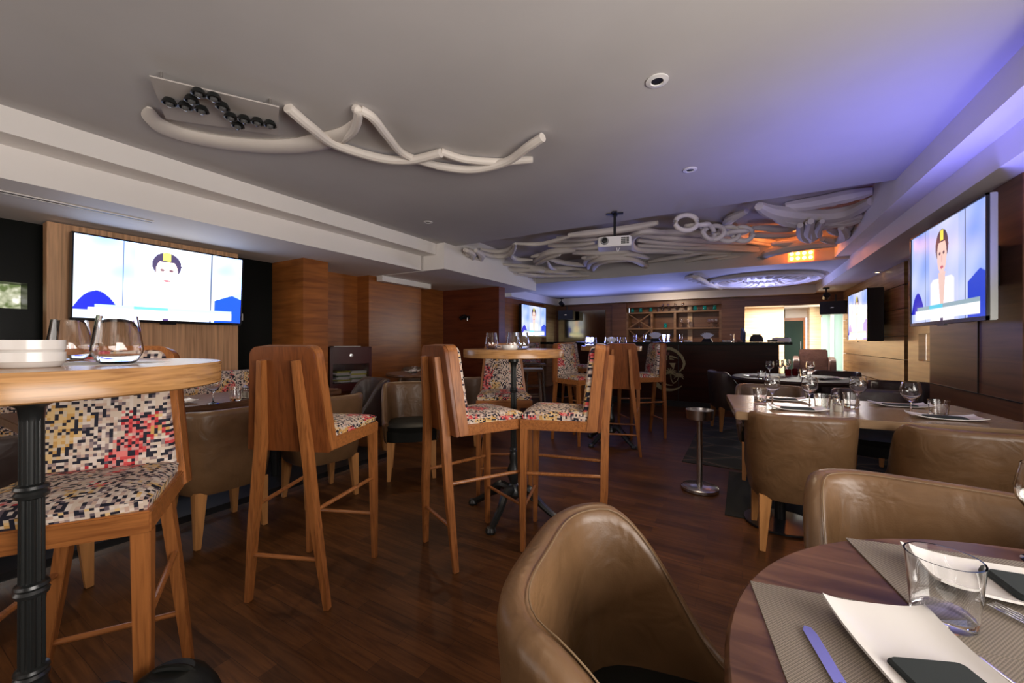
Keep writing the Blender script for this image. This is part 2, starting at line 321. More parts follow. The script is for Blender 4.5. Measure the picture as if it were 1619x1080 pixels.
# ================================================================== THE ROOM
HC, HS, HM, HB, HR = 2.48, 2.13, 2.30, 2.27, 2.66
struct('floor', MB().bb((-5.3, -2.6, -.1), (3.2, 13.2, 0)), 'floor')
struct('ceiling', MB().bb((-3.6, -2.6, HC), (1.09, 4.4, 3)).bb((-4.4, 6.9, HB), (1.25, 9.9, 3)), 'plaster')
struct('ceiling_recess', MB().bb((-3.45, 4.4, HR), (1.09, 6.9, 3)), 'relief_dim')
struct('trim_1', MB().bb((-3.82, -2.6, HM + .03), (-3.587, 4.15, 3)).bb((-5.3, -2.6, HS), (-3.82, 4.12, 3)), 'beam')
struct('trim_2', MB().bb((-5.3, 4.16, HS), (-3.45, 6.9, 3)).bb((-5.3, 7.25, 2.10), (-4.2, 9.9, 3)), 'beam')
struct('trim_3', MB().bb((1.09, -2.6, HM), (1.25, 9.9, 3)).bb((1.25, -2.6, HS), (2.2, 9.9, 3)), 'beam')
struct('trim_4', MB().bb((-4.2, 9.7, 2.11), (1.25, 9.9, HB + .02)), 'beam')
struct('trim_5', MB().bb((-4.72, 4.14, 2.05), (-4.60, 5.2, HS + .02)), 'beam')
# left side
struct('wall_left', MB().bb((-5.3, .84, 0), (-5.06, 2.8, HS)).bb((-5.3, -2.6, 0), (-5.06, .84, 1.42)).bb((-5.3, -2.6, 1.63), (-5.06, .84, HS)).bb((-5.3, -2.6, 1.42), (-5.06, .1, 1.63)), 'blackglass')
struct('window_1', MB().bb((-5.30, .1, 1.42), (-5.28, .84, 1.63)), mat('garden_view', (.2, .25, .1), .8))
gm = bpy.data.materials['garden_view']; b_ = gm.node_tree.nodes['Principled BSDF']; tc_ = N(gm, 'ShaderNodeTexCoord'); n_ = N(gm, 'ShaderNodeTexNoise'); n_.inputs['Scale'].default_value = 14
L(gm, tc_.outputs['Object'], n_.inputs[0]); r_ = ramp(gm, [(.40, (.10, .14, .05)), (.55, (.55, .55, .40)), (.65, (.95, .93, .88))]); L(gm, n_.outputs[0], r_.inputs[0]); L(gm, r_.outputs[0], b_.inputs['Emission Color']); b_.inputs['Emission Strength'].default_value = 1.0
struct('wall_pillar_left', MB().bb((-5.3, 2.8, 0), (-4.42, 3.12, HS)), 'panel_red')
struct('wall_recess_left', MB().bb((-5.3, 3.12, 0), (-5.0, 4.02, HS)), 'panel_red')
struct('wall_pillar_left_second', MB().bb((-5.3, 4.02, 0), (-4.75, 5.12, HS)), 'panel_red')
struct('wall_left_rear', MB().bb((-5.3, 5.12, 0), (-5.0, 6.0, HS)).bb((-4.6, 6.2, 0), (-4.4, 9.9, HS)), 'panel_red')
struct('wall_return_left', MB().bb((-5.3, 6.0, 0), (-3.73, 6.2, HS)), 'panel_dark')
struct('trim_6', MB().bb((-4.4, 9.25, 0), (-4.33, 9.9, 2.10)), 'panel_gold')
# back wall
struct('wall_back', MB().bb((-5.3, 9.9, 0), (-2.45, 10.1, 3)).bb((-2.45, 10.15, 0), (-.39, 10.25, 3)).bb((-.39, 9.9, 0), (.05, 10.1, 3)).bb((.05, 9.9, 1.90), (2.2, 10.1, 3)).bb((-2.45, 9.9, 1.98), (-.39, 10.1, 3)), 'panel_brown')
struct('trim_7', MB().bb((-2.80, 9.82, 0), (-2.45, 9.9, 2.08)).bb((-.39, 9.82, 0), (.05, 9.9, 2.08)), 'panel_brown', .004)
tag(MB().bb((-4.25, 9.86, .9), (-2.98, 9.899, 1.95)).build('wall_mirror', 'mirror', None, False), 'bronze tinted mirror on the back wall reflecting the small screen', 'mirror')
# right wall with daylight windows beside and behind the camera
struct('wall_right', MB().bb((1.7, 4.9, 0), (1.9, 5.55, HS)).bb((1.7, 5.62, 0), (1.9, 5.62 + 0, 0.01)).bb((1.7, 4.77, 0), (1.9, 4.9, HS)), 'panel_gold')
# the gold panel wall is built board by board: seams between the boards are real gaps
seams = [0, .60, .93, 1.22, 1.56, 1.85, HS]
mb = MB()
for z0, z1 in zip(seams[:-1], seams[1:]): mb.bb((1.70, 6.55, z0 + .005), (1.74, 9.9, z1 - .005))
mb.build('wall_right_rear', 'panel_gold', None, False); struct('trim_13', MB().bb((1.741, 6.55, 0), (1.86, 9.9, HS)), 'black')
bpy.data.objects['wall_right_rear']['kind'] = 'structure'
mb = MB()
for z0, z1 in ((0, .62), (.625, .94), (1.24, 1.54), (1.96, HS)): mb.bb((1.70, 4.77, z0), (1.84, 6.42, z1))
mb.bb((1.70, 6.1, .94), (1.84, 6.42, 1.24)).bb((1.70, 6.30, 1.54), (1.84, 6.42, 1.96)); mb.build('wall_right_middle', 'panel_gold', None, False)
bpy.data.objects['wall_right_middle']['kind'] = 'structure'
struct('trim_8', MB().bb((1.74, 6.42, 0), (1.84, 6.55, HS)), 'black')
bpy.data.objects.remove(bpy.data.objects['wall_right'])
struct('wall_right', MB().bb((2.05, 4.2, 0), (2.2, 6.9, 3)), 'panel_gold')
struct('window_2', MB().bb((1.76, 4.8, .945), (1.765, 6.1, 1.235)), 'glass')
struct('wall_pillar_right', MB().bb((1.40, 3.46, 0), (2.2, 4.77, HS)), 'panel_brown')
struct('trim_9', MB().bb((1.394, 3.95, 0.80), (1.402, 3.957, HS)).bb((1.394, 3.46, .795), (1.402, 4.77, .802)), 'black')
struct('wall_right_front', MB().bb((1.7, -2.6, 0), (1.9, 3.46, .85)).bb((1.7, -2.6, 2.02), (1.9, 3.46, HS)).bb((1.7, 2.6, .85), (1.9, 3.46, 2.02)).bb((1.7, -2.6, .85), (1.9, -.8, 2.02)), 'panel_gold')
struct('window_3', MB().bb((1.78, -.8, .85), (1.79, 2.6, 2.02)).bb((1.74, .85, .85), (1.82, .95, 2.02)), 'white')
struct('wall_rear', MB().bb((-5.3, -2.8, 0), (1.9, -2.6, .85)).bb((-5.3, -2.8, 2.1), (1.9, -2.6, 3)).bb((-5.3, -2.8, .85), (-3.8, -2.6, 2.1)).bb((.6, -2.8, .85), (1.9, -2.6, 2.1)), 'panel_red')
struct('window_4', MB().bb((-3.8, -2.72, .85), (.6, -2.71, 2.1)), 'white')
# foyer behind the opening
HF = 2.02
struct('wall_foyer_left', MB().bb((-1.1, 12.0, 0), (.91, 12.2, HF)).bb((-1.1, 10.1, 0), (-1.0, 12.0, HF)), 'foyer_wood')
struct('wall_foyer_back', MB().bb((.6, 12.9, 0), (1.0, 13.0, HF)).bb((.6, 12.9, 1.78), (2.0, 13.0, HF)), 'beam')
struct('wall_foyer_column', MB().bb((1.47, 12.4, 0), (1.70, 12.9, HF)), 'foyer_wood')
struct('ceiling_foyer', MB().bb((-1.1, 10.1, HF), (3.2, 13.2, HF + .1)), 'beam')
struct('window_5', MB().bb((1.70, 12.30, 0), (3.1, 12.32, HF)).bb((2.9, 9.9, 0), (2.92, 12.3, HF)), 'greenglass')
struct('trim_10', MB().bb((1.86, 12.26, 0), (1.93, 12.36, HF)).bb((2.10, 12.26, 0), (2.16, 12.36, HF)), 'white')
d = thing('door_1', None, None, (1.20, 12.88, 0)); tag(d, kind='structure')
MB().bb((-.28, -.04, 0), (-.235, .04, 1.70)).bb((.19, -.04, 0), (.235, .04, 1.70)).bb((-.28, -.04, 1.70), (.235, .04, 1.78)).build('door_frame', 'panel_red', d, False)
MB().bb((-.235, -.01, 0), (.19, .01, 1.70)).build('door_glass', 'doorglass', d, False)
MB().bb((.12, -.07, .80), (.14, -.05, 1.15)).build('door_handle', 'steel', d, False)
# platform under the banquette
struct('trim_11', MB().bb((-5.06, -1.2, 0), (-3.0, 2.8, .07)), 'black')
struct('trim_12', MB().bb((-3.0, -1.2, 0.0), (-2.992, 2.8, .03)), 'steel')
# ================================================================== SCREENS
def picture(u, v, gain):
    """news picture: blue studio, presenter in white jacket and dark cap with yellow badge"""
    n = math.sin(u * 9 + v * 3) * .5 + math.sin(u * 23 - v * 11) * .25 + math.sin(v * 17 + u * 5) * .25
    c = [.42 + .20 * n, .52 + .16 * n, .95]
    if .30 < u < .70: c = [.55 + .12 * n, .60 + .1 * n, .95]
    if .10 < v < .34 - 2.2 * (u - .11) ** 2 * 8 and u < .21: c = [.006, .012, .50]
    if .80 < u and v < .42 - .25 * abs(u - .93) * 3: c = [.006, .05, .60]
    if abs(u - .24) < .0035 or abs(u - .775) < .0035: c = [.02, .03, .08]
    du = (u - .485)
    # jacket
    sh = .46 - .9 * max(0, abs(du) - .07)
    if abs(du) < .165 and v < min(.44, sh + .03): c = [.92, .90, .95]
    if abs(du) < .012 and v < .36 : c = [.75, .72, .78]
    if abs(du) < .045 - (.44 - v) * .09 and .12 < v < .50: c = [.85, .58, .50]
    if abs(du) < .018 and v < .16: c = [.05, .03, .10]
    # hair / cap, face
    if (du / .088) ** 2 + ((v - .76) / .17) ** 2 < 1: c = [.04, .03, .07]
    if (du / .066) ** 2 + ((v - .665) / .185) ** 2 < 1 and v < .80: c = [.90, .60, .53]
    if ((abs(du) - .027) / .014) ** 2 + ((v - .69) / .016) ** 2 < 1: c = [.12, .06, .08]
    if (du / .022) ** 2 + ((v - .545) / .014) ** 2 < 1: c = [.60, .12, .15]
    if abs(du) < .008 and .60 < v < .67: c = [.80, .48, .42]
    if abs(du) < .022 and .82 < v < .92: c = [.95, .80, .10]
    if .07 < u < .93 and .03 < v < .13: c = [.95, .97, .98]
    if .10 < u < .93 and .13 <= v < .17: c = [.30, .42, .48] if not .3 < u < .5 else [.10, .60, .80]
    return [min(1, x * gain) if gain > 1 else x * gain for x in c]
def tv(name, label, loc, rz, w, h, strength, gain, tilt=0, depth=.09, side='black', br=.06):
    t = thing(name, label, 'television', loc, rz); t.rotation_euler = (tilt, 0, rz)     # screen faces local -Y
    MB().box((0, depth / 2, 0), (w, depth, h)).build('housing', side, t, False, .004)
    e = .012
    MB().box((0, -.004, h / 2 - e / 2), (w, .012, e)).box((0, -.004, -h / 2 + e), (w, .012, 2 * e)).box((-w / 2 + e / 2, -.004, 0), (e, .012, h)).box((w / 2 - e / 2, -.004, 0), (e, .012, h)).build('bezel', 'bezel', t, False)
    nx, ny = 220, 124; sw, sh_ = w - 2 * e, h - 3 * e
    me = bpy.data.meshes.new('screen')
    vs = [(-sw / 2 + sw * i / nx, -.002, -h / 2 + 2 * e + sh_ * j / ny) for j in range(ny + 1) for i in range(nx + 1)]
    fs = [(j * (nx + 1) + i, j * (nx + 1) + i + 1, (j + 1) * (nx + 1) + i + 1, (j + 1) * (nx + 1) + i) for j in range(ny) for i in range(nx)]
    me.from_pydata(vs, [], fs); ca = me.color_attributes.new('pic', 'FLOAT_COLOR', 'POINT'); buf = []
    for j in range(ny + 1):
        for i in range(nx + 1): buf += picture(i / nx, j / ny, gain) + [1]
    ca.data.foreach_set('color', buf); me.materials.append(screen_mat(name + '_picture', strength))
    o = bpy.data.objects.new('screen', me); COL.objects.link(o); o.parent = t
    MB().box((0, -.006, -h / 2 - .006), (.12, .014, .012)).build('sensor_bar', 'bezel', t, False)
    MB().box((0, depth + br / 2, 0), (.3, br, .25)).build('wall_bracket', 'black', t, False)
    return t
tv('television', 'large blown-out bright television on the oak panel at left', (-4.68, 1.637, 1.685), rad(90), 1.27, .715, 2.1, 1.35, rad(4), .06)
tv('television', 'angled wall television with silver side nearest at right', (1.19, 3.83, 1.63), rad(-90), 1.17, .71, 1.02, .97, 0, .035, 'silver', .171)
tv('television', 'thick black television on gold wood wall at far right', (1.47, 7.62, 1.52), rad(-90), 1.15, .72, 1.05, 1.05, 0, .16, 'black', .065)
tv('television', 'small television beside the mirror on the far left wall', (-4.28, 8.47, 1.635), rad(90), 1.3, .74, 1.15, 1.1, 0, .05, 'black', .065)
tag(MB().bb((-4.93, .90, .07), (-4.82, 2.30, 2.12)).build('oak_panel', 'panel_oak', None, False, .003), 'pale oak panel standing behind the large left television', 'panel')
# ================================================================== PROTOTYPES
def rounded_rect(w, d, r, n=5):
    out = []
    for cx, cy, a0 in ((w / 2 - r, d / 2 - r, 0), (-w / 2 + r, d / 2 - r, 90), (-w / 2 + r, -d / 2 + r, 180), (w / 2 - r, -d / 2 + r, 270)):
        for k in range(n + 1):
            a = rad(a0 + 90 * k / n); out.append((cx + r * math.cos(a), cy + r * math.sin(a)))
    return out
def cushion(poly, z0, z1, bulge=.02, rows=6, c=(0, 0), M4=None):
    rings = []
    for k in range(rows + 1):
        t = k / rows
        if t < .5: s = 1 - .03 * (1 - t * 2); z = z0 + (z1 - z0) * t * 1.4
        else: q = (t - .5) * 2; s = math.cos(q * pi / 2 * .92); z = z0 + (z1 - z0) * (.7 + .3 * math.sin(q * pi / 2)) + bulge * math.sin(q * pi / 2)
        ring = [Vector((c[0] + (x - c[0]) * s, c[1] + (y - c[1]) * s, z)) for x, y in poly]
        rings.append([M4 @ p for p in ring] if M4 else ring)
    return MB().loft(rings)
def make_stool():
    t = thing('bar_stool', 'x', 'bar stool')
    fr = [(-.205, .205), (.205, .205), (.185, -.20), (-.185, -.20)]
    MB().prism(fr, .672, .728).build('seat_frame', 'stoolwood_x', t, False, .004)
    cushion([(x * .97, y * .97) for x, y in ((-.205, .20), (-.10, .208), (0, .21), (.10, .208), (.205, .20), (.202, .10), (.195, 0), (.188, -.1), (.18, -.165), (0, -.165), (-.18, -.165), (-.188, -.1), (-.195, 0), (-.202, .10))], .726, .765, .016).build('seat_cushion', 'fab_seat', t)
    # leaning back: shell with rounded top corners
    lean = math.atan2(.045, .45)
    T = Matrix.Translation((0, -.215, .675)) @ Matrix.Rotation(lean, 4, 'X')   # local: x width, z up, y thickness
    def outline(wb, wt, h, r=.045, n=6):
        pts = [(-wb / 2, 0), (wb / 2, 0)]
        for cx, a0 in ((wt / 2 - r, 0), (-wt / 2 + r, 90)):
            for k in range(n + 1):
                a = rad(a0 + 90 * k / n); pts.append((cx + r * math.cos(a), h - r + r * math.sin(a)))
        return pts
    o1 = outline(.390, .305, .462)
    def slab(mb, o, y0, y1):
        n = len(o); vs = [T @ Vector((x, y0, z)) for x, z in o] + [T @ Vector((x, y1, z)) for x, z in o]
        mb.pts(vs, [tuple(range(n)), tuple(range(2 * n - 1, n - 1, -1))] + [(i, (i + 1) % n, n + (i + 1) % n, n + i) for i in range(n)]); return mb
    slab(MB(), o1, -.012, 0.004).build('back_board', 'board', t, False, .002)
    slab(MB(), o1, .004, .062).build('back_frame', 'stoolwood', t, False, .004)
    o2 = outline(.350, .265, .430, .03); n2 = len(o2); rings = []
    cz = .225
    for k, (y, s) in enumerate(((.060, 1), (.078, .985), (.088, .93), (.094, .80), (.097, .5), (.098, .15))):
        rings.append([T @ Vector((x * s, y, cz + (z + .018 - cz) * s)) for x, z in o2])
    MB().loft(rings).build('back_cushion', 'fab_back', t)
    for sx in (-1, 1):
        top = T @ Vector((sx * .080, -.028, .405)); mid = T @ Vector((sx * .108, -.032, .04))
        pth = [top, mid, Vector((sx * .150, -.245, .35)), Vector((sx * .190, -.228, 0))]
        MB().tube(pth, [(.013, .016), (.018, .022), (.016, .020), (.012, .014)], square=True, up=(0, 1, 0)).build('leg', 'stoolwood', t, False, .002)
        MB().tube([(sx * .183, .182, .675), (sx * .187, .188, .35), (sx * .190, .192, 0)], [(.020, .020), (.017, .017), (.012, .012)], square=True, up=(0, 1, 0)).build('leg', 'stoolwood', t, False, .002)
        MB().tube([(sx * .145, -.245, .43), (sx * .186, .19, .43)], .0095).build('stretcher', 'stoolwood_x', t)
    MB().tube([(-.165, -.238, .215), (.165, -.238, .215)], .009).build('stretcher', 'stoolwood_x', t)
    MB().tube([(-.188, .19, .235), (.188, .19, .235)], .009).build('stretcher', 'stoolwood_x', t)
    return t
def plan(phi, a=.262, n=3.4):
    s_, c_ = math.sin(phi), math.cos(phi); r = a / (abs(s_) ** n + abs(c_) ** n) ** (1 / n)
    return r * s_, -r * c_
def make_tub(m, seatm='blacksoft', legm='legwood', name='tub_chair', cat='chair'):
    t = thing(name, 'x', cat)
    K, pm = 56, rad(128); rings = []; seam = []
    for i in range(K + 1):
        ph = -pm + 2 * pm * i / K; x, y = plan(ph); a = abs(ph); q = min(1, max(0, (a - rad(52)) / rad(70))); q = q * q * (3 - 2 * q)
        H = .765 - .30 * q; th = .052 - .012 * q
        nx, ny = x, y; ln = math.hypot(nx, ny); nx, ny = nx / ln, ny / ln
        ring = []
        def at(h, off):
            sc = .86 + .16 * min(1, (h - .30) / .45); return Vector((x * sc - nx * off, y * sc - ny * off, h))
        for h, off in ((.300, .03), (.290, .012), (.31, 0), (.42, -.006), (.42 + (H - .42) * .5, -.004), (H - .03, 0), (H - .010, .005), (H, .018), (H + .001, th - .016), (H - .010, th - .002), (H - .03, th + .003), (.40 + (H - .40) * .5, th + .006), (.38, th + .01), (.33, th + .01)):
            ring.append(at(h, off))
        rings.append(ring); seam.append(at(H - .006, th - .004) + Vector((-nx * .001, -ny * .001, .003)))
    MB().loft(rings).build('shell', m, t, ang=80)
    MB().tube(seam, .0013, 6).build('seam', 'seam', t)
    pl = [plan(2 * pi * k / 40) for k in range(40)]
    MB().prism([(x * .84, y * .86) for x, y in pl], .315, .40).build('seat_base', seatm, t, True, .004)
    cushion([(x * .80, y * .84 + .012) for x, y in pl], .39, .455, .012, c=(0, .01)).build('seat_cushion', seatm, t)
    for sx in (-1, 1):
        for sy in (-1, 1):
            MB().tube([(sx * .165, sy * .165 - .005, .31), (sx * .180, sy * .185, 0)], [(.030, .030), (.014, .014)], square=True, up=(0, 1, 0)).build('leg', legm, t, False, .002)
    return t
def make_high_table():
    t = thing('high_table', 'x', 'table')
    MB().lathe([(.0, 1.050), (.333, 1.050), (.337, 1.053), (.338, 1.100), (.335, 1.104), (.0, 1.104)], 72).build('table_top', 'tabletop', t, ang=40)
    MB().lathe([(.0, 1.038), (.06, 1.038), (.085, 1.049), (.0, 1.0495)], 32).build('top_plate', 'iron', t)
    prof = [(.034, 1.04), (.036, 1.02), (.022, 1.01), (.0185, .98)]
    MB().lathe(prof + [(.0185, .82)], 48).lathe([(.0175, 1.0), (.0195, .30)], 72, flute=.10, fl_n=12).build('pole', 'iron', t, ang=60)
    for z in (.83, .615, .43):
        MB().lathe([(.018, z - .020), (.026, z - .016), (.028, z - .008), (.024, z - .002), (.028, z + .004), (.026, z + .010), (.018, z + .014)], 32).build('collar', 'iron', t)
    MB().lathe([(.02, .42), (.03, .38), (.024, .34), (.042, .30), (.046, .26), (.03, .22), (.026, .20), (.05, .17), (.055, .13), (.03, .10), (.0, .10)], 32).build('baluster', 'iron', t)
    for k in range(4):
        a = rad(45 + 90 * k); c_, s_ = math.cos(a), math.sin(a)
        pth = spline([(.03 * c_, .03 * s_, .16), (.11 * c_, .11 * s_, .175), (.19 * c_, .19 * s_, .10), (.27 * c_, .27 * s_, .045), (.32 * c_, .32 * s_, .022)], 5); n = len(pth)
        f = MB().tube(pth, [.030 - .012 * i / n for i in range(n)], 8)
        f.lathe([(.0, 0), (.030, 0), (.034, .015), (.026, .035), (.0, .04)], 16, c=(.32 * c_, .32 * s_, 0))
        f.tube(spline([(.10 * c_, .10 * s_, .16), (.12 * c_, .12 * s_, .12), (.16 * c_, .16 * s_, .10)], 4), .009, 6)
        f.build('foot', 'iron', t)
    return t
def glass_prof(pts, th=.0018, base=.006):
    """closed profile: outer wall up, inner wall down"""
    return [(0.0001, 0)] + [(r, z) for r, z in pts] + [(max(r - th, .001), max(z, base)) for r, z in reversed(pts)] + [(0.0001, base)]
def make_stemless(m='glass', name='tumbler_glass', s=1):
    P = [(.026, 0), (.034, .006), (.043, .024), (.0445, .032), (.042, .050), (.034, .108)]
    return MB().lathe(glass_prof([(r * s, z * s) for r, z in P]), 36).build(name, m, ang=50)
def make_rocks():
    P = [(.031, 0), (.033, .003), (.036, .04), (.040, .088)]
    return MB().lathe(glass_prof(P, .0022, .014), 36).build('water_glass', 'glass', ang=50)
def make_wine(h=.180, ws=1.18):
    k = h / .165; P = [(.031, .0), (.031, .0015), (.012, .005), (.004, .012), (.0035, .060), (.006, .068), (.022, .080), (.036, .105), (.038, .125), (.034, .150), (.031, .165)]
    out = [(r, z * k) for r, z in P]; inn = [(.0295, .165), (.0325, .150), (.0365, .125), (.0345, .105), (.020, .083), (.003, .074), (.0001, .073)]
    return MB().lathe([(r * ws, z) for r, z in [(0.0001, 0)] + out + [(r, z * k) for r, z in inn]], 32).build('wine_glass', 'glass', ang=60)
def items(proto, lst, cat, group=None):
    """lst: (x, y, z, label[, rz[, scale]])"""
    for i, it in enumerate(lst):
        o = place(proto, i == 0, it[:3], it[4] if len(it) > 4 else 0, it[3], group, it[5] if len(it) > 5 else None); o['category'] = cat
def make_plate(w=.145, l=.26, name='serving_plate'):
    t = thing(name, 'x', 'plate'); nx, ny = 14, 22; mb = MB(); rows = []
    for side in (0, 1):
        g = []
        for j in range(ny + 1):
            v = -1 + 2 * j / ny
            for i in range(nx + 1):
                u = -1 + 2 * i / nx; z = .006 + .014 * abs(v) ** 3 + .007 * abs(u) ** 4 - side * .004
                g.append(mb.bm.verts.new((u * w / 2, v * l / 2, z)))
        rows.append(g)
    def q(a, b, c, d_): mb.bm.faces.new((a, b, c, d_))
    W_ = nx + 1
    for j in range(ny):
        for i in range(nx):
            k = j * W_ + i
            q(rows[0][k], rows[0][k + 1], rows[0][k + W_ + 1], rows[0][k + W_]); q(rows[1][k + W_], rows[1][k + W_ + 1], rows[1][k + 1], rows[1][k])
    bd = [i for i in range(W_)] + [j * W_ + nx for j in range(1, ny + 1)] + [ny * W_ + i for i in range(nx - 1, -1, -1)] + [j * W_ for j in range(ny - 1, 0, -1)]
    for a, b in zip(bd, bd[1:] + bd[:1]): q(rows[0][b], rows[0][a], rows[1][a], rows[1][b])
    mb.build('dish', 'white', t)
    MB().prism(rounded_rect(w * .5, l * .55, .01), 0, .004).build('foot_ring', 'white', t)
    return t
def make_napkin(w=.095, l=.17):
    pl = rounded_rect(w, l, .008)
    mb = MB().prism(pl, .0, .004, top=.985).prism([(x * .97, y * .97) for x, y in pl], .004, .008, top=.97)
    return mb.build('napkin', 'napkin', ang=30)
def make_knife():
    t = thing('table_knife', 'x', 'knife')
    MB().prism([(-.010, 0), (.004, 0), (.006, .05), (.007, .085), (.0045, .098), (-.003, .1), (-.008, .09)], .001, .0026).build('blade', 'chrome', t, False)
    MB().tube([(-.002, 0, .003), (-.002, -.05, .0035), (-.002, -.105, .004)], [.004, .0055, .0065], 10, flat=.6).build('handle', 'chrome', t); return t
def make_fork():
    t = thing('table_fork', 'x', 'fork')
    mb = MB().prism([(-.011, .0), (.011, .0), (.012, -.02), (.004, -.035), (-.004, -.035), (-.012, -.02)], .002, .004)
    for k in range(4): mb.tube([(-.0095 + k * .0063, 0, .003), (-.0095 + k * .0063, .045, .006)], .0015, 6)
    mb.build('head', 'chrome', t); MB().tube([(0, -.03, .003), (0, -.08, .007), (0, -.15, .003)], [.003, .004, .006], 8, flat=.5).build('handle', 'chrome', t); return t
def make_shaker(m='salt'):
    t = thing('salt_shaker', 'x', 'shaker')
    MB().prism(rounded_rect(.036, .036, .008), 0, .055).build('body', 'glass', t, True)
    MB().prism(rounded_rect(.028, .028, .006), .005, .040).build('contents', m, t, False)
    MB().lathe([(0, .055), (.015, .055), (.016, .066), (.010, .076), (0, .078)], 20).build('cap', 'chrome', t); return t
def make_mat(w=.30, l=.42):
    return MB().prism([(-w / 2, -l / 2), (w / 2, -l / 2), (w / 2, l / 2), (-w / 2, l / 2)], 0, .002).build('placemat', 'placemat', None, False)
def make_ashtray():
    t = thing('ashtray', 'x', 'ashtray')
    MB().lathe([(0, 0), (.040, 0), (.044, .003), (.046, .010), (.048, .012), (.048, .030), (.044, .030), (.042, .012), (0, .010)], 40).build('bowl', 'white', t, ang=40); return t

# ================================================================== HIGH TABLES AND STOOLS
HT = [(-1.353, .231, 'nearest round high table on black fluted iron pole at far left'),
      (-1.335, 2.335, 'round oak high table on black iron pedestal amid three stools'),
      (-1.296, 4.505, 'round high table standing in front of the bar with glasses')]
p = make_high_table()
for i, (x, y, l) in enumerate(HT): place(p, i == 0, (x, y, 0), rad((0, -41, 20)[i]), l, 'round high tables')
ST = [(-1.575, .357, -123.5, 'near bar stool tucked behind the closest high table, fabric facing out'),
      (-1.810, 1.232, 21.8, 'bar stool with board back turned to us left of centre, alone'),
      (-1.316, 1.872, -24.8, 'bar stool seen from behind at left of the middle high table'),
      (-.915, 2.165, 106, 'bar stool in side view facing left at the middle high table'),
      (-1.60, 2.64, 213, 'bar stool facing us behind the pole of the middle high table'),
      (-1.66, 4.41, -112, 'bar stool facing right at left of the table near the bar'),
      (-2.32, 6.28, -108, 'distant bar stool facing right close to the left end of the bar'),
      (-1.12, 4.265, 15, 'bar stool with pale board back at the table near the bar'),
      (-1.09, 5.03, 127, 'bar stool facing left beside the bar emblem'),
      (-3.74, 7.28, 200, 'farthest bar stool half hidden below the small television')]
p = make_stool()
for i, (x, y, a, l) in enumerate(ST): place(p, i == 0, (x, y, 0), rad(a), l, 'patterned bar stools')
# plain dark stools by the far left wall
def make_plain_stool():
    t = thing('plain_stool', 'x', 'stool'); MB().prism(rounded_rect(.40, .36, .01), .69, .73).build('seat', 'darktable', t, False, .004)
    for sx in (-1, 1):
        for sy in (-1, 1): MB().tube([(sx * .14, sy * .12, .70), (sx * .18, sy * .16, 0)], .015, square=True, up=(0, 1, 0)).build('leg', 'darktable', t, False)
    MB().box((0, .14, .3), (.32, .02, .02)).box((0, -.14, .3), (.32, .02, .02)).build('stretcher', 'darktable', t, False); return t
p = make_plain_stool()
for i, (q, l) in enumerate(((Z(838, 6.3), 'dark backless wooden stool seen right of the middle table pole'), (Z(846, 7.7), 'second dark backless stool behind the first near far wall'))):
    place(p, i == 0, (q.x, q.y, 0), rad(30), l, 'dark backless stools')

def rz0(x, y): return .006 if (-.5 < x < 1.5 and 4.12 < y < 6.9) or (-.1 < x < 1.25 and 3.0 < y < 4.02) else 0
# ================================================================== TUB CHAIRS
tb = make_tub('leather'); tbd = make_tub('leather_dark'); tbm = make_tub('leather_mid')
TC = [(-2.80, 1.22, 90, 'brown tub chair back left of the lone stool, at banquette table', 1),
      (-2.74, 1.87, 82, 'brown tub chair half hidden behind the lone bar stool', 1),
      (-2.52, 2.60, -136, 'brown tub chair facing us with black seat left of centre', 1.02),
      (.26, 2.80, 5, 'brown tub chair back on wooden legs before the right dining table', 1),
      (.90, 2.74, 2, 'wide brown tub chair back at right edge below near television', 1),
      (-.085, .70, -82, 'foreground brown tub chair in side view at the round table', 1.02),
      (.395, 1.215, 172, 'foreground brown tub chair facing us across the round table', 1.03)]
for i, (x, y, a, l, s) in enumerate(TC): place(tb, i == 0, (x, y, rz0(x, y)), rad(a), l, 'brown leather tub chairs', s)
TD = [(-3.42, 2.78, 165, 'dark tub chair behind the facing one, below the magazine box', 1),
      (-.12, 5.95, -70, 'dark tub chair left of the round dark table by the bar', 1),
      (1.0, 6.45, 155, 'dark tub chair right of the round dark table', 1),
      (1.30, 5.02, 175, 'dark tub chair partly hidden by the right wall pillar', 1),
      (.88, 4.0, 178, 'dark tub chair across the right dining table, right one', 1),
      (-2.85, .45, 90, 'dark tub chair behind the nearest high table pole', 1)]
for i, (x, y, a, l, s) in enumerate(TD): place(tbd, i == 0, (x, y, rz0(x, y)), rad(a), l, 'dark leather tub chairs', s)
q1 = Z(655, 5.9); q2 = Z(735, 4.6)
TM = [(.20, 4.0, 178, 'mid brown tub chair across the right dining table, left one', 1),
      (q1.x, q1.y, 200, 'mid brown tub chair by the wood wall behind the set table', 1),
      (q2.x, q2.y, 20, 'tub chair back glimpsed between stool and middle high table', 1)]
for i, (x, y, a, l, s) in enumerate(TM): place(tbm, i == 0, (x, y, rz0(x, y)), rad(a), l, 'mid brown tub chairs', s)
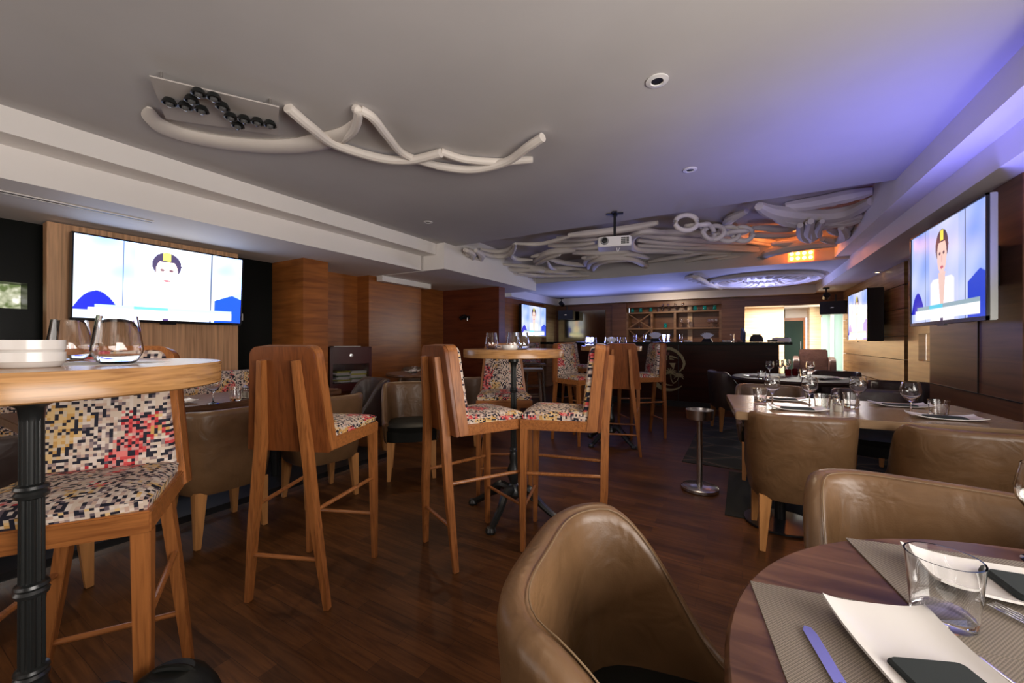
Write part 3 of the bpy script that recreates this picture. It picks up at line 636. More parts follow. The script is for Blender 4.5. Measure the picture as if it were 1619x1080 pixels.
# foyer armchair
t = thing('armchair', 'brown leather armchair standing alone in the bright foyer', 'armchair', (1.345, 10.75, 0), rad(175))
MB().prism(rounded_rect(.62, .60, .04), .15, .36).build('base', 'leather_foyer', t, True, .01)
cushion(rounded_rect(.46, .52, .05), .36, .50, .02).build('seat_cushion', 'leather_foyer', t)
for sx in (-1, 1):
    pr = [(.30, .15), (.31, .45), (.28, .66), (.22, .76), (.12, .80), (-.26, .83), (-.28, .15)]
    MB().loft([[Vector((sx * .31 + dx, y, z)) for y, z in pr] for dx in (-.055, .055)]).build('armrest', 'leather_foyer', t, True, .015)
MB().tube([(0, -.22, .40), (0, -.30, .98)], [(.27, .07), (.25, .05)], square=True, up=(0, 1, 0)).build('backrest', 'leather_foyer', t, True, .02)
for sx in (-1, 1):
    for sy in (-1, 1): MB().tube([(sx * .27, sy * .25, .16), (sx * .29, sy * .27, 0)], [.025, .015], 8).build('leg', 'darktable', t)

# ================================================================== LOW TABLES
def rect_table(label, x, y, w, d, rz, topm, h=.75, th=.045, leg=True):
    t = thing('dining_table', label, 'table', (x, y, rz0(x, y)), rz)
    MB().box((0, 0, h - th / 2), (w, d, th)).build('table_top', topm, t, False, .004)
    for sx in (-1, 1):
        MB().lathe([(0, 0), (.20, 0), (.20, .012), (.03, .03), (.028, h - th), (0, h - th)], 24, c=(sx * w * .28, 0, 0)).build('pedestal', 'black', t)
    return t
rect_table('oak dining table set for four below the near right television', .56, 3.07, 1.26, .82, rad(5), 'tablewood')
t_ = rect_table('set table along the patterned banquette behind the brown tub chairs', -3.28, 1.35, 1.75, .62, rad(90), 'darktable', .75)
q3 = Z(668, 5.2)
t = thing('round_table', 'dark round table laid for dinner near the left wood wall', 'table', (q3.x, q3.y, 0))
MB().lathe([(0, .715), (.45, .715), (.46, .73), (.45, .75), (0, .75)], 56).build('table_top', 'darktable', t); MB().lathe([(0, 0), (.25, 0), (.25, .015), (.03, .03), (.03, .715), (0, .715)], 24).build('pedestal', 'black', t)
t = thing('round_table', 'dark round table with pale rim between the bar and gold wall', 'table', (.48, 5.40, .006))
MB().lathe([(0, .71), (.58, .71), (.595, .73), (.58, .75), (0, .75)], 64).build('table_top', 'rt_top', t); MB().lathe([(0, 0), (.28, 0), (.28, .015), (.035, .03), (.035, .71), (0, .71)], 24).build('pedestal', 'black', t)
# foreground round table: circle through four rim points of the photograph
def circ(a, b, c):
    ax, ay, bx, by, cx, cy = a[0], a[1], b[0], b[1], c[0], c[1]
    D = 2 * (ax * (by - cy) + bx * (cy - ay) + cx * (ay - by))
    ux = ((ax * ax + ay * ay) * (by - cy) + (bx * bx + by * by) * (cy - ay) + (cx * cx + cy * cy) * (ay - by)) / D
    uy = ((ax * ax + ay * ay) * (cx - bx) + (bx * bx + by * by) * (ax - cx) + (cx * cx + cy * cy) * (bx - ax)) / D
    return ux, uy, math.hypot(ax - ux, ay - uy)
fx, fy, fr_ = circ(G(1149, 985, .75), G(1230, 880, .75), G(1440, 850, .75))
print('FG TABLE', fx, fy, fr_)
t = thing('round_table', 'foreground round dark wood table set with plates and placemats', 'table', (fx, fy, 0))
MB().lathe([(0, .712), (fr_ - .012, .712), (fr_, .722), (fr_, .742), (fr_ - .006, .75), (0, .75)], 96).build('table_top', 'darktable', t, ang=50)
MB().lathe([(0, 0), (.26, 0), (.26, .015), (.04, .03), (.035, .70), (.1, .712), (0, .712)], 32).build('pedestal', 'black', t)
# ---------- tableware on the foreground table
def frame2(pa, pb):                       # mid point and rotation so local +Y runs a -> b
    d_ = pb - pa; return (pa + pb) / 2, math.atan2(-d_.x, d_.y)
T0 = .75
pm = make_mat(.31, .44)
a, b = G(1186, 920, T0), G(1440, 967, T0); side = (b - a).normalized(); down = Vector((side.y, -side.x, 0))
c1 = (a + side * .155 + down * .22); ang1 = math.atan2(side.y, side.x)
a2, b2 = G(1337, 852, T0), G(1470, 990, T0); s2 = (b2 - a2).normalized(); up2 = Vector((-s2.y, s2.x, 0))
c2 = a2 + s2 * .155 + up2 * .22; ang2 = math.atan2(s2.y, s2.x)
items(pm, [(c1.x, c1.y, T0, 'woven taupe placemat nearest on the foreground round table', ang1), (c2.x, c2.y, T0 + .0005, 'woven taupe placemat under the water glass on foreground table', ang2)], 'placemat', 'woven placemats on the foreground table')
pa, pb = G(1302, 948, T0 + .02), G(1462, 966, T0 + .02); sd = (pb - pa).normalized(); dn = Vector((sd.y, -sd.x, 0)); wpl = (pb - pa).length; cp = (pa + pb) / 2 + dn * .13
plate = make_plate(max(.13, wpl), .26)
ang = math.atan2(sd.y, sd.x)
pc2 = G(1560, 915, T0 + .01)
ua = G(1420, 862, T0 + .02); ub = G(1619, 893, T0 + .02); uu = (ub - ua).normalized(); uv = Vector((uu.y, -uu.x, 0)); ang_b = math.atan2(-uu.x, uu.y); pc2 = ua + uu * .13 + uv * .072
items(plate, [(cp.x, cp.y, T0 + .003, 'long white rectangular plate nearest on the foreground table', ang), (pc2.x, pc2.y, T0 + .004, 'long white plate behind the water glass on the foreground table', ang_b)], 'plate', 'white plates on the foreground table')
nap = make_napkin(.085, .16)
cn = cp + dn * .045
cn2 = pc2 + uu * .045 + uv * .01
items(nap, [(cn.x, cn.y, T0 + .010, 'folded charcoal napkin on the nearest white plate', ang + rad(4)), (cn2.x, cn2.y, T0 + .013, 'folded charcoal napkin on the plate behind the water glass', ang_b)], 'napkin', 'charcoal napkins on the foreground table')
ka, kb = G(1345, 1100, T0 + .005), G(1275, 990, T0 + .005); km, kr = frame2(ka, kb)
kn = make_knife(); ku = (kb - ka).normalized(); kp = kb - ku * .10
items(kn, [(kp.x, kp.y, T0 + .003, 'steel knife reflecting blue left of the nearest plate', kr)], 'knife')
fk = make_fork(); p1, p2 = G(1560, 955, T0 + .005), G(1625, 985, T0 + .005); fm, frr = frame2(p2, p1)
p3 = G(1580, 1062, T0 + .005); fu = (p1 - p2).normalized(); fp = p1 - fu * .05
fdir = Vector((-math.sin(ang), math.cos(ang), 0))
items(fk, [(fp.x, fp.y, T0 + .003, 'steel fork right of the water glass at the frame edge', frr), (p3.x, p3.y - .03, T0 + .003, 'steel fork right of the nearest plate at the frame bottom', ang + rad(10))], 'fork')
rk = make_rocks(); g1 = G(1494, 985, T0 + .002)
RT = .75
def RTp(px, py): v = G(px, py, RT); return v
rlist = [(g1.x, g1.y + .005, T0 + .003, 'large water glass in the foreground behind the white plate', 0, 1.05)]
for px, py, l in ((1202, 636, 'water glass at left end of the right dining table'), (1300, 648, 'water glass left of the salt shaker on right dining table'), (1346, 646, 'water glass right of the salt shaker on right dining table'), (1484, 660, 'water glass by the pillar on the right dining table')):
    v = RTp(px, py); rlist.append((v.x, v.y, RT, l))
for px, z, l in ((1204, 4.25, 'small water glass at left of the round dark table'), (1270, 4.5, 'small water glass at right of the red cups on the round dark table')):
    v = Z(px, z); rlist.append((v.x, v.y, RT, l))
v = Z(655, 5.1); rlist.append((v.x, v.y, RT, 'small water glass on the dark table by the left wood wall'))
v = G(373, 633, .75); rlist.append((v.x, v.y, .75, 'water glass on the banquette table beside the shakers'))
items(rk, rlist, 'glass', 'straight water glasses')
wg = make_wine()
wl = []
for px, py, l in ((1221, 640, 'wine glass leftmost on the right dining table'), (1280, 642, 'second wine glass from left on the right dining table'), (1357, 642, 'third wine glass, right of the salt shaker on right dining table'), (1440, 656, 'rightmost wine glass on the right dining table before the pillar')):
    v = RTp(px, py); wl.append((v.x, v.y, RT, l))
for px, z, l in ((1217, 4.6, 'wine glass leftmost on the round dark table'), (1233, 4.9, 'wine glass left of the red cups on the round dark table'), (1244, 4.95, 'wine glass touching the red cups on the round dark table'), (1281, 4.45, 'wine glass rightmost on the round dark table')):
    v = Z(px, z); wl.append((v.x, v.y, RT, l))
v = G(337, 638, .75); wl.append((v.x, v.y, .75, 'wine glass on the banquette table behind brown tub chair'))
v = Z(1664, .72); wl.append((v.x, v.y, RT, 'wine glass on foreground table cut by the right frame edge'))
items(wg, wl, 'glass', 'stemmed wine glasses')
sh = make_shaker()
v1, v2 = RTp(1325, 652), RTp(1323, 640); 
items(sh, [(v1.x, v1.y, RT, 'salt shaker in the middle of the right dining table'), (v2.x, v2.y + .02, RT, 'shaker behind the salt shaker on the right dining table'), (G(398, 631, .75).x, G(398, 631, .75).y, .75, 'shaker on the banquette table, right one', 0, 1.2), (G(389, 630, .75).x, G(389, 630, .75).y, .75, 'shaker on the banquette table, left one', 0, 1.2)], 'shaker', 'glass salt and pepper shakers')
# placemats, plates, napkins on the right dining table and the other low tables
plate2 = make_plate(.14, .27)
pl2 = []; np2 = []; mt2 = []
r5 = rad(5)
for lx, ly, rot, l in ((-.30, -.20, 92, 'near left'), (.33, -.20, 88, 'near right'), (-.30, .22, 90, 'far left'), (.30, .22, 90, 'far right')):
    X = .56 + lx * math.cos(r5) - ly * math.sin(r5); Y = 3.07 + lx * math.sin(r5) + ly * math.cos(r5)
    pl2.append((X, Y, RT + .003, 'white plate at the %s place of the right dining table' % l, r5 + rad(rot))); np2.append((X, Y, RT + .011, 'charcoal napkin on the %s plate of the right dining table' % l, r5 + rad(rot)))
    mt2.append((X, Y, RT, 'dark placemat under the %s plate of the right dining table' % l, r5 + rad(rot)))
for X, Y, rot, l in ((-3.15, 1.10, 0, 'near end of the banquette table'), (-3.15, 1.86, 0, 'far end of the banquette table'), (q3.x - .12, q3.y - .05, 30, 'dark table by the left wood wall'), (.15, 5.25, 60, 'left side of the round dark table'), (.80, 5.30, -60, 'right side of the round dark table')):
    pl2.append((X, Y, RT + .003, 'white plate at the ' + l, rad(rot))); np2.append((X, Y, RT + .011, 'charcoal napkin on the plate at the ' + l, rad(rot)))
items(plate2, pl2, 'plate', 'white plates on the set low tables'); items(make_napkin(.07, .16), np2, 'napkin', 'charcoal napkins on the set low tables'); items(make_mat(.29, .40), mt2, 'placemat', 'placemats on the right dining table')
v = Z(1257, 4.75); v_ = Z(1251, 4.68)
cup = MB().lathe([(0, 0), (.028, 0), (.032, .01), (.032, .075), (.028, .08), (.026, .01), (0, .01)], 24).build('candle_cup', 'redglass')
items(cup, [(v.x, v.y, RT, 'dark red candle cup on the round dark table, right one'), (v_.x - .03, v_.y, RT, 'dark red candle cup on the round dark table, left one')], 'candle cup', 'red candle cups')
v = Z(1360, 4.3); 
# glasses on the high tables
v_t2a, v_t2b, v_t2c = Z(777, 2.62), Z(811, 2.50), Z(826, 2.52)
v3 = [Z(930, 4.35), Z(938, 4.5), Z(961, 4.45), Z(972, 4.3), Z(985, 4.35)]
HT_ = 1.104
sl = [(-1.225, .335, HT_ + .001, 'large stemless glass right on the nearest high table'), (-1.575, .335, HT_ + .001, 'stemless glass behind the ashtrays on the nearest high table'),
      (v_t2a.x, v_t2a.y, HT_, 'stemless glass standing alone left on the middle high table'), (v_t2b.x, v_t2b.y, HT_, 'stemless glass left of a pair on the middle high table'), (v_t2c.x, v_t2c.y, HT_, 'stemless glass right of a pair on the middle high table')]
for k, v in enumerate(v3): sl.append((v.x, v.y, HT_, ('first', 'second', 'third', 'fourth', 'fifth')[k] + ' stemless glass from left on the high table by the bar', 0, .9))
items(make_stemless(), sl, 'glass', 'stemless glasses on the high tables')
at = make_ashtray(); va = Z(806, 2.44)
items(at, [(-1.215, .205, HT_, 'white round ashtray at bottom of the stack on nearest table'), (-1.215, .205, HT_ + .024, 'white round ashtray on top of the stack on nearest table'), (va.x, va.y, HT_, 'white round ashtray before the glasses on the middle high table'), (Z(949, 4.3).x, Z(949, 4.3).y, HT_, 'white ashtray on the high table by the bar')], 'ashtray', 'white ashtrays')
tag(MB().prism([(-.10, -.07), (.10, -.07), (.10, .07), (-.10, .07)], 0, .001).build('paper_coaster', 'paper', None, False, loc=(-1.28, .32, HT_)), 'paper mat with print under the large glass on nearest high table', 'paper')
bpy.data.objects['paper_coaster'].rotation_euler = (0, 0, rad(35))
# napkin fans
def fan(name='napkin_holder', white=True):
    t = thing(name, 'x', 'napkin holder'); MB().tube([(0, 0, 0), (0, .0, .05)], [(.075, .05), (.05, .03)], square=True, up=(0, 1, 0)).build('holder', 'black', t, False, .003)
    mb = MB()
    for k in range(7):
        a = rad(-48 + 16 * k); mb.pts([(-.01 + .01 * math.sin(a), -.012 + .004 * k, .04), (.01 + .01 * math.sin(a), -.012 + .004 * k, .04), (.10 * math.sin(a) + .018, -.012 + .005 * k, .05 + .085 * math.cos(a)), (.10 * math.sin(a) - .018, -.010 + .005 * k, .05 + .09 * math.cos(a))], [(0, 1, 2, 3)])
    o = mb.build('napkin', 'napkinw', t, False); return t
fn = fan(); vq = Z(1106, 7.0)
# ================================================================== BAR
t = thing('bar_counter', 'long bar with black top and dark red front bearing a crescent emblem', 'bar', (0, 7.6, 0))
MB().bb((-3.35, 0, 0), (.51, .55, 1.10)).build('front', 'bar_front', t, False, .004)
MB().bb((-3.62, -.16, 1.10), (.67, .70, 1.145)).build('counter_top', 'blackglass', t, False, .004)
MB().bb((-3.3, -.01, 0), (.48, 0, .10)).build('kick_plate', 'black', t, False)
MB().bb((-.985, -.006, .02), (-.975, 0, 1.10)).bb((-2.245, -.006, .02), (-2.235, 0, 1.10)).build('panel_joint', 'black', t, False)
def on_bar(px, py):
    xc = (px - 809.5) / F; z = 7.59 / (c30 + s30 * xc); return (z * (-s30 + c30 * xc), CH - (py - 540) / F * z)
e = thing('emblem', None, None); e.parent = t; del_ = None
def flat(mb, pts2):
    n = len(pts2); vs = [(x, -.008, z) for x, z in pts2] + [(x, 0.0, z) for x, z in pts2]
    mb.pts(vs, [tuple(range(n)), tuple(range(2 * n - 1, n - 1, -1))] + [(i, (i + 1) % n, n + (i + 1) % n, n + i) for i in range(n)])
def band(mb, pts_, w):
    P = [Vector((x, z)) for x, z in pts_]; n = len(P)
    for i in range(n - 1):
        d_ = (P[i + 1] - P[i]).normalized(); nn = Vector((-d_.y, d_.x)); w0 = w[i] if isinstance(w, list) else w; w1 = w[i + 1] if isinstance(w, list) else w
        flat(mb, [tuple(P[i] - nn * w0), tuple(P[i + 1] - nn * w1), tuple(P[i + 1] + nn * w1), tuple(P[i] + nn * w0)])
mb = MB(); cx0, cz0 = on_bar(1058, 590)
R1 = .30
arc = [(cx0 + R1 * math.cos(rad(a)), cz0 + R1 * math.sin(rad(a))) for a in range(62, 315, 9)]; n = len(arc)
band(mb, arc, [.006 + .036 * math.sin(pi * i / (n - 1)) for i in range(n)])
arc = [(cx0 + .015 + R1 * .80 * math.cos(rad(a)), cz0 + .02 + R1 * .78 * math.sin(rad(a))) for a in range(75, 290, 9)]; n = len(arc)
band(mb, arc, [.004 + .020 * math.sin(pi * i / (n - 1)) for i in range(n)])
roof = [on_bar(*q) for q in ((1036, 565), (1044, 558), (1054, 551), (1060, 551), (1070, 556), (1078, 564), (1082, 574), (1080, 582), (1074, 588))]
band(mb, roof, [.012, .022, .028, .028, .024, .022, .022, .016, .006])
flat(mb, [on_bar(*q) for q in ((1058, 574), (1068, 574), (1065, 584))])
emb = mb.build('emblem', 'olive', t, False); bpy.data.objects.remove(e)
mb = MB(); pcx, pcz = on_bar(1060, 591)
for px_, pz_, r in ((pcx, pcz, .12), (pcx + .14, pcz - .05, .09)):
    for k in range(9):
        a = rad(-20 + 27 * k); band(mb, [(px_, pz_), (px_ + r * .6 * math.cos(a), pz_ + r * .6 * math.sin(a) + .015), (px_ + r * math.cos(a), pz_ + r * math.sin(a) - .015)], [.005, .009, .001])
band(mb, [(pcx, pcz), (pcx + .01, pcz - .10), (pcx + .05, pcz - .17)], [.006, .006, .008]); band(mb, [(pcx + .14, pcz - .05), (pcx + .11, pcz - .12), (pcx + .05, pcz - .17)], [.005, .005, .008])
mb.build('palm_mark', 'olive', t, False)
mb = MB(); flat(mb, [on_bar(*q) for q in ((1055, 557), (1058, 557), (1058, 570), (1055, 570))]); mb.build('flag_mark', 'emblemred', t, False)
# back bar shelf unit
t = thing('bar_shelf', 'wooden open shelf unit with crossed bottle racks on the back wall', 'shelf', (0, 9.85, 0))
xs = (-2.45, -1.855, -1.335, -.39)
mb = MB()
for x in (-2.43, -1.855, -1.34, -.41): mb.bb((x - .025, -.02, .95), (x + .025, .27, 1.82))
mb.build('upright', 'shelfwood', t, False)
for z in (.95, 1.44, 1.82): MB().bb((-2.45, -.03, z), (-.39, .27, z + .035)).build('shelf_board', 'shelfwood', t, False)
for z0, z1 in ((.985, 1.44), (1.475, 1.82)):
    MB().tube([(-2.40, .02, z0), (-1.88, .02, z1)], (.012), square=True).tube([(-2.40, .03, z1), (-1.88, .03, z0)], (.012), square=True).build('cross_bar', 'shelfwood', t, False)
tag(t, None)
BK = 9.98
teal = make_stemless('tealglass', 'teal_glass', .95)
def atY(px, Y):
    xc = (px - 809.5) / F; z = Y / (c30 + s30 * xc); return z * (-s30 + c30 * xc)
items(teal, [(atY(px, 9.93), 9.93, 1.856, 'teal glass, %s on the top bar shelf' % l) for px, l in ((1000, 'leftmost'), (1013, 'second from left'), (1029, 'third from left'), (1099, 'third from right'), (1114, 'second from right'), (1130, 'rightmost'))] + [(atY(1052, 9.93), 9.93, 1.476, 'single teal glass on the middle bar shelf')], 'glass', 'teal glasses behind the bar')
wq = make_wine(.19)
items(wq, [(atY(px, 9.93), 9.93, 1.856, 'wine glass, %s on the top bar shelf' % l) for px, l in ((1048, 'first from left'), (1057, 'second from left'), (1068, 'third from left'), (1080, 'fourth from left'))] + [(atY(px, 9.93), 9.93, 1.476, 'wine glass on the middle bar shelf, ' + l) for px, l in ((1078, 'left of the pair'), (1088, 'right of the pair'), (1121, 'left one at the right end'), (1127, 'middle one at the right end'), (1133, 'right one at the right end'))], 'glass', 'wine glasses behind the bar')
beaker = MB().lathe(glass_prof([(.022, 0), (.024, .01), (.026, .11), (.034, .14)], .002), 20).build('beer_glass', 'glass')
items(beaker, [(atY(1041, 9.93), 9.93, 1.856, 'beer glass on top bar shelf, left of the wine glasses'), (atY(1091, 9.93), 9.93, 1.856, 'beer glass on top bar shelf, right of the wine glasses'), (atY(1010, 9.93), 9.93, 1.476, 'beer glass in the crossed rack, left'), (atY(1014, 9.93), 9.93, 1.476, 'beer glass in the crossed rack, right'),
               (atY(1004, 7.9), 7.9, 1.146, 'flared glass at left on the bar counter'), (atY(1019, 7.9), 7.9, 1.146, 'second flared glass from left on the bar counter'), (atY(1050, 7.9), 7.9, 1.146, 'glass beside the left napkin stand on the bar counter'), (atY(1057, 7.9), 7.9, 1.146, 'glass second beside the left napkin stand on bar counter'), (atY(1077, 7.9), 7.9, 1.146, 'flared glass midway between napkin stands on bar counter'), (atY(1158, 7.9), 7.9, 1.146, 'flared glass near the card reader on the bar counter')], 'glass', 'tall clear glasses around the bar')
items(fn, [(atY(1036, 7.85), 7.85, 1.146, 'napkin stand with white napkins, left one on the bar', 0, 1.35), (atY(1118, 7.85), 7.85, 1.146, 'napkin stand with white napkins, right one on the bar', 0, 1.2), (Z(967, 4.6).x, Z(967, 4.6).y, HT_, 'napkin stand on the high table near the bar', rad(20), .75)], 'napkin holder', 'napkin stands')
small = MB().lathe([(0, 0), (.035, 0), (.04, .02), (.04, .03), (.03, .03), (.028, .01), (0, .01)], 20).build('tea_light_dish', 'white')
items(small, [(atY(1025, 7.75), 7.75, 1.146, 'small white dish left of the left napkin stand on bar'), (atY(1085, 7.75), 7.75, 1.146, 'small white dish in the middle of the bar'), (atY(1090, 7.75), 7.75, 1.146, 'small white dish second in the middle of the bar'), (atY(1146, 7.75), 7.75, 1.146, 'small white dish right of right napkin stand on bar'), (atY(1152, 7.75), 7.75, 1.146, 'small white dish beside the flared glass on bar')], 'dish', 'small white dishes on the bar')
t = thing('cash_register', 'dark point of sale screen tilted on the right of the bar', 'till', (atY(1175, 7.95), 7.95, 1.150), rad(10))
MB().tube([(0, .03, .02), (-.0, -.03, .20)], [(.02, .13), (.015, .12)], square=True).build('monitor', 'blueplastic', t, False, .004); MB().box((0, 0, .01), (.16, .14, .02)).build('stand', 'black', t, False)
t = thing('card_reader', 'black rounded machine right of the till on the bar', 'machine', (atY(1196, 7.95), 7.95, 1.146)); MB().prism(rounded_rect(.22, .16, .04), 0, .11, top=.75).build('body', 'black', t, True, .01); MB().box((0, -.02, .12), (.12, .08, .02)).build('lid', 'black', t, False)
t = thing('white_printer', 'white low printer at the right end of the bar', 'printer', (atY(1235, 7.9), 7.9, 1.146)); MB().prism(rounded_rect(.26, .22, .03), 0, .07, top=.93).build('body', 'whiteplastic', t, True, .008); MB().box((0, -.02, .073), (.18, .1, .01)).build('tray', 'black', t, False)
tag(MB().prism(rounded_rect(.14, .10, .01), 0, .035).build('black_box', 'black', None, False, .004, loc=(atY(1221, 7.8), 7.8, 1.146)), 'small black box beside the white printer on the bar', 'box')
# ================================================================== BANQUETTE
t = thing('banquette', 'long wall bench with pixel patterned back below the large television', 'bench', (-4.3, .9, .07))
# local x runs along the wall for the fabric; rotate so local +y faces the room
t.rotation_euler = (0, 0, rad(-90))
MB().bb((-1.75, .04, 0), (1.75, .62, .30)).build('base', 'black', t, False, .006)
cushion(rounded_rect(3.5, .58, .04), .30, .39, .015, M4=Matrix.Translation((0, .34, 0))).build('seat_cushion', 'fab_seat', t)
MB().bb((-1.75, -.10, .30), (1.75, .06, .80)).build('backrest', 'fab_back', t, True, .03)
# magazine box
t = thing('magazine_cabinet', 'maroon magazine cabinet with glass front on thin legs by pillars', 'cabinet', (-4.62, 3.58, 0), rad(-90 + 30))
t.rotation_euler = (0, 0, rad(62))
MB().bb((-.26, -.16, .50), (.26, .19, .52)).bb((-.26, -.16, 1.06), (.26, .19, 1.085)).bb((-.26, -.16, .50), (-.225, .19, 1.085)).bb((.225, -.16, .50), (.26, .19, 1.085)).bb((-.26, .17, .5), (.26, .19, 1.08)).bb((-.225, -.16, .86), (.225, -.135, 1.06)).bb((-.225, -.16, .52), (.225, .17, .604)).build('case', 'ply', t, False, .002)
MB().bb((-.225, -.15, .60), (.225, -.147, .86)).build('glass_front', 'glass', t, False)
MB().lathe([(0, 0), (.022, 0), (.022, .01), (0, .012)], 20, M4=Matrix.Translation((0, -.161, .97)) @ Matrix.Rotation(rad(90), 4, 'X')).build('lock', 'steel', t)
for sx in (-1, 1):
    for sy in (-.14, .17): MB().bb((sx * .24 - .014, sy - .014, 0), (sx * .24 + .014, sy + .014, .50)).build('leg', 'board', t, False)
R62 = Matrix.Translation((-4.62, 3.58, 0)) @ Matrix.Rotation(rad(62), 4, 'Z')
mg = MB().bb((-.10, -.07, 0), (.10, .07, .018)).build('magazine', 'paper', None, False, .001)
ml = []
for k, (lx, lz, rz, l) in enumerate(((-.10, .521, 5, 'bottom of the left pile'), (-.10, .540, 25, 'second of the left pile'), (-.09, .559, -15, 'third of the left pile'), (-.08, .578, 10, 'fourth of the left pile'), (-.10, .597, 30, 'fifth of the left pile'), (-.09, .616, 10, 'sixth of the left pile'), (-.10, .635, -10, 'seventh of the left pile'), (-.09, .654, 18, 'top of the left pile'),
        (.115, .521, 0, 'bottom of the right pile'), (.115, .540, 8, 'second of the right pile'), (.115, .559, -5, 'third of the right pile'), (.115, .578, 5, 'fourth of the right pile'), (.115, .597, -8, 'fifth of the right pile'), (.115, .616, 3, 'sixth of the right pile'), (.115, .635, 0, 'seventh of the right pile'), (.115, .654, 6, 'top of the right pile'))):
    v = R62 @ Vector((lx, .02, lz + .085)); ml.append((v.x, v.y, v.z, 'magazine in the maroon cabinet, ' + l, rad(62 + rz)))
items(mg, ml, 'magazine', 'magazines in the cabinet')
k = 0
for o in list(COL.objects):
    if o.name.startswith('magazine') and o.type == 'MESH':
        if k % 3 == 1:
            o.data = o.data.copy(); o.data.materials[0] = M['yellow'] if k % 2 else M['green']
        k += 1
v = R62 @ Vector((-.04, .0, 1.086)); tag(MB().bb((-.18, -.13, 0), (.16, .12, .008)).build('newspaper', 'paper', None, False, .001, loc=v), 'folded newspaper lying on top of the maroon cabinet', 'newspaper').rotation_euler = (0, 0, rad(66))
# ================================================================== SMALL FIXTURES
t = thing('floor_ashtray', 'brushed steel standing ashtray on round foot in the aisle', 'ashtray', (-.286, 3.42, 0))
MB().lathe([(0, 0), (.125, 0), (.135, .006), (.135, .026), (.125, .034), (0, .036)], 48).build('base', 'steel', t, ang=50)
MB().lathe([(0, .03), (.021, .03), (.021, .55), (0, .55)], 24).build('post', 'steel', t, ang=50)
MB().lathe([(0, .545), (.085, .548), (.095, .555), (.100, .625), (.094, .625), (.088, .562), (0, .558)], 48).build('bowl', 'steel', t, ang=50)
tag(MB().bb((-.5, 4.12, 0.0), (1.5, 6.9, .006)).build('rug', 'rug', None, False), 'dark patterned rug running from the aisle under the round dark table', 'rug')
tag(MB().bb((-.10, 3.0, 0.0), (1.25, 4.02, .006)).build('rug', 'rug_plain', None, False), 'plain dark rug under the right dining table', 'rug')
def wall_speaker(label, loc, rz):
    t = thing('wall_speaker', label, 'speaker', loc, rz)
    MB().prism([(-.22, .12), (.22, .12), (.19, -.10), (-.19, -.10)], -.12, .12).build('cabinet', 'black', t, False, .01)
    MB().box((0, -.106, 0), (.36, .01, .21)).build('grille', mat('speaker_grille', (.02, .02, .022), .7), t, False)
    MB().box((0, -.113, 0), (.05, .004, .015)).build('badge', 'steel', t, False)
    MB().tube([(0, .1, 0), (0, .16, .12), (0, .16, .26)], .012).build('bracket', 'black', t)
v = Z(896, 9.9); wall_speaker('black wall speaker at left of the mirror near small television', (atY(895, 9.55), 9.55, 1.83), rad(15))
wall_speaker('black wall speaker hanging over the bright foyer opening', (atY(1318, 9.4), 9.4, 1.78), rad(-20))
def stage_light(label, loc, aim, rz=0):
    t = thing('ceiling_spotlight', label, 'spotlight', loc, rz)
    MB().lathe([(0, 0), (.05, 0), (.05, .02), (0, .025)], 20, c=(0, 0, -.025)).build('mount', 'black', t)
    MB().tube([(0, 0, -.02), (0, 0, -.10)], .012).build('stem', 'black', t)
    MB().lathe([(0, -.08), (.05, -.08), (.055, .06), (.04, .08), (0, .08)], 24, M4=Matrix.Translation((0, 0, -.15)) @ Matrix.Rotation(rad(75), 4, 'X')).build('lamp_head', 'black', t)
stage_light('black spotlight under ceiling above the left wall speaker', (atY(888, 9.5), 9.5, HB), 0)
stage_light('black camera-like spotlight above the right wall speaker', (1.32, 9.1, HS), 0)
t = thing('wall_lamp', 'small black wall spotlight on the dark red wall', 'lamp', (atY(739, 5.99), 5.99, 1.60))
MB().box((0, -.02, 0), (.12, .04, .06)).build('backplate', 'black', t, False, .004)
MB().lathe([(0, -.05), (.04, -.05), (.035, .06), (0, .06)], 24, M4=Matrix.Translation((-.04, -.09, 0)) @ Matrix.Rotation(rad(70), 4, 'Y')).build('lamp_head', 'black', t); MB().lathe([(0, 0), (.015, 0), (.015, .05), (0, .05)], 16, c=(.05, -.07, -.06)).build('bulb', 'steel', t)
tag(MB().bb((-4.4, 6.95, 1.45), (-4.39, 7.04, 1.56)).build('light_switch', 'silver', None, False, .003), 'small grey wall switch left of the small television', 'switch')
tag(MB().bb((-5.06, 2.38, 1.40), (-5.045, 2.46, 1.48)).build('wall_socket', 'white', None, False, .003), 'white socket on the black wall right of large television', 'socket')
def downlight(label, x, y, z, lit=False, r=.055):
    t = thing('downlight', label, 'ceiling light', (x, y, z))
    MB().lathe([(r * .55, -.001), (r, -.001), (r, -.006), (r * .6, -.010), (r * .5, -.004)], 32).build('trim_ring', 'whiteplastic', t)
    MB().lathe([(0, -.003), (r * .55, -.003), (r * .5, -.006), (0, -.006)], 24).build('lens', 'warmbulb' if lit else 'black', t)
downlight('round ceiling downlight nearest, right of the white tubes', -.373, 2.118, HC)
downlight('round ceiling downlight near the blue glow', -.347, 3.343, HC, r=.05)
downlight('tiny round ceiling downlight near the left beam end', -3.013, 3.36, HC, r=.05)
downlight('lit round downlight in the right soffit', G(1387, 430, HS).x, G(1387, 430, HS).y, HS, True, .045)
t = thing('air_grille', 'long white slot air grille in the left soffit', 'vent', tuple(G(80, 318, HS) - Vector((0, 0, .002))), rad(90))
MB().box((0, .03, -.003), (1.1, .02, .006)).box((0, -.03, -.003), (1.1, .02, .006)).build('frame', 'beam', t, False); MB().box((0, 0, -.002), (1.1, .03, .003)).build('slot', 'black', t, False)
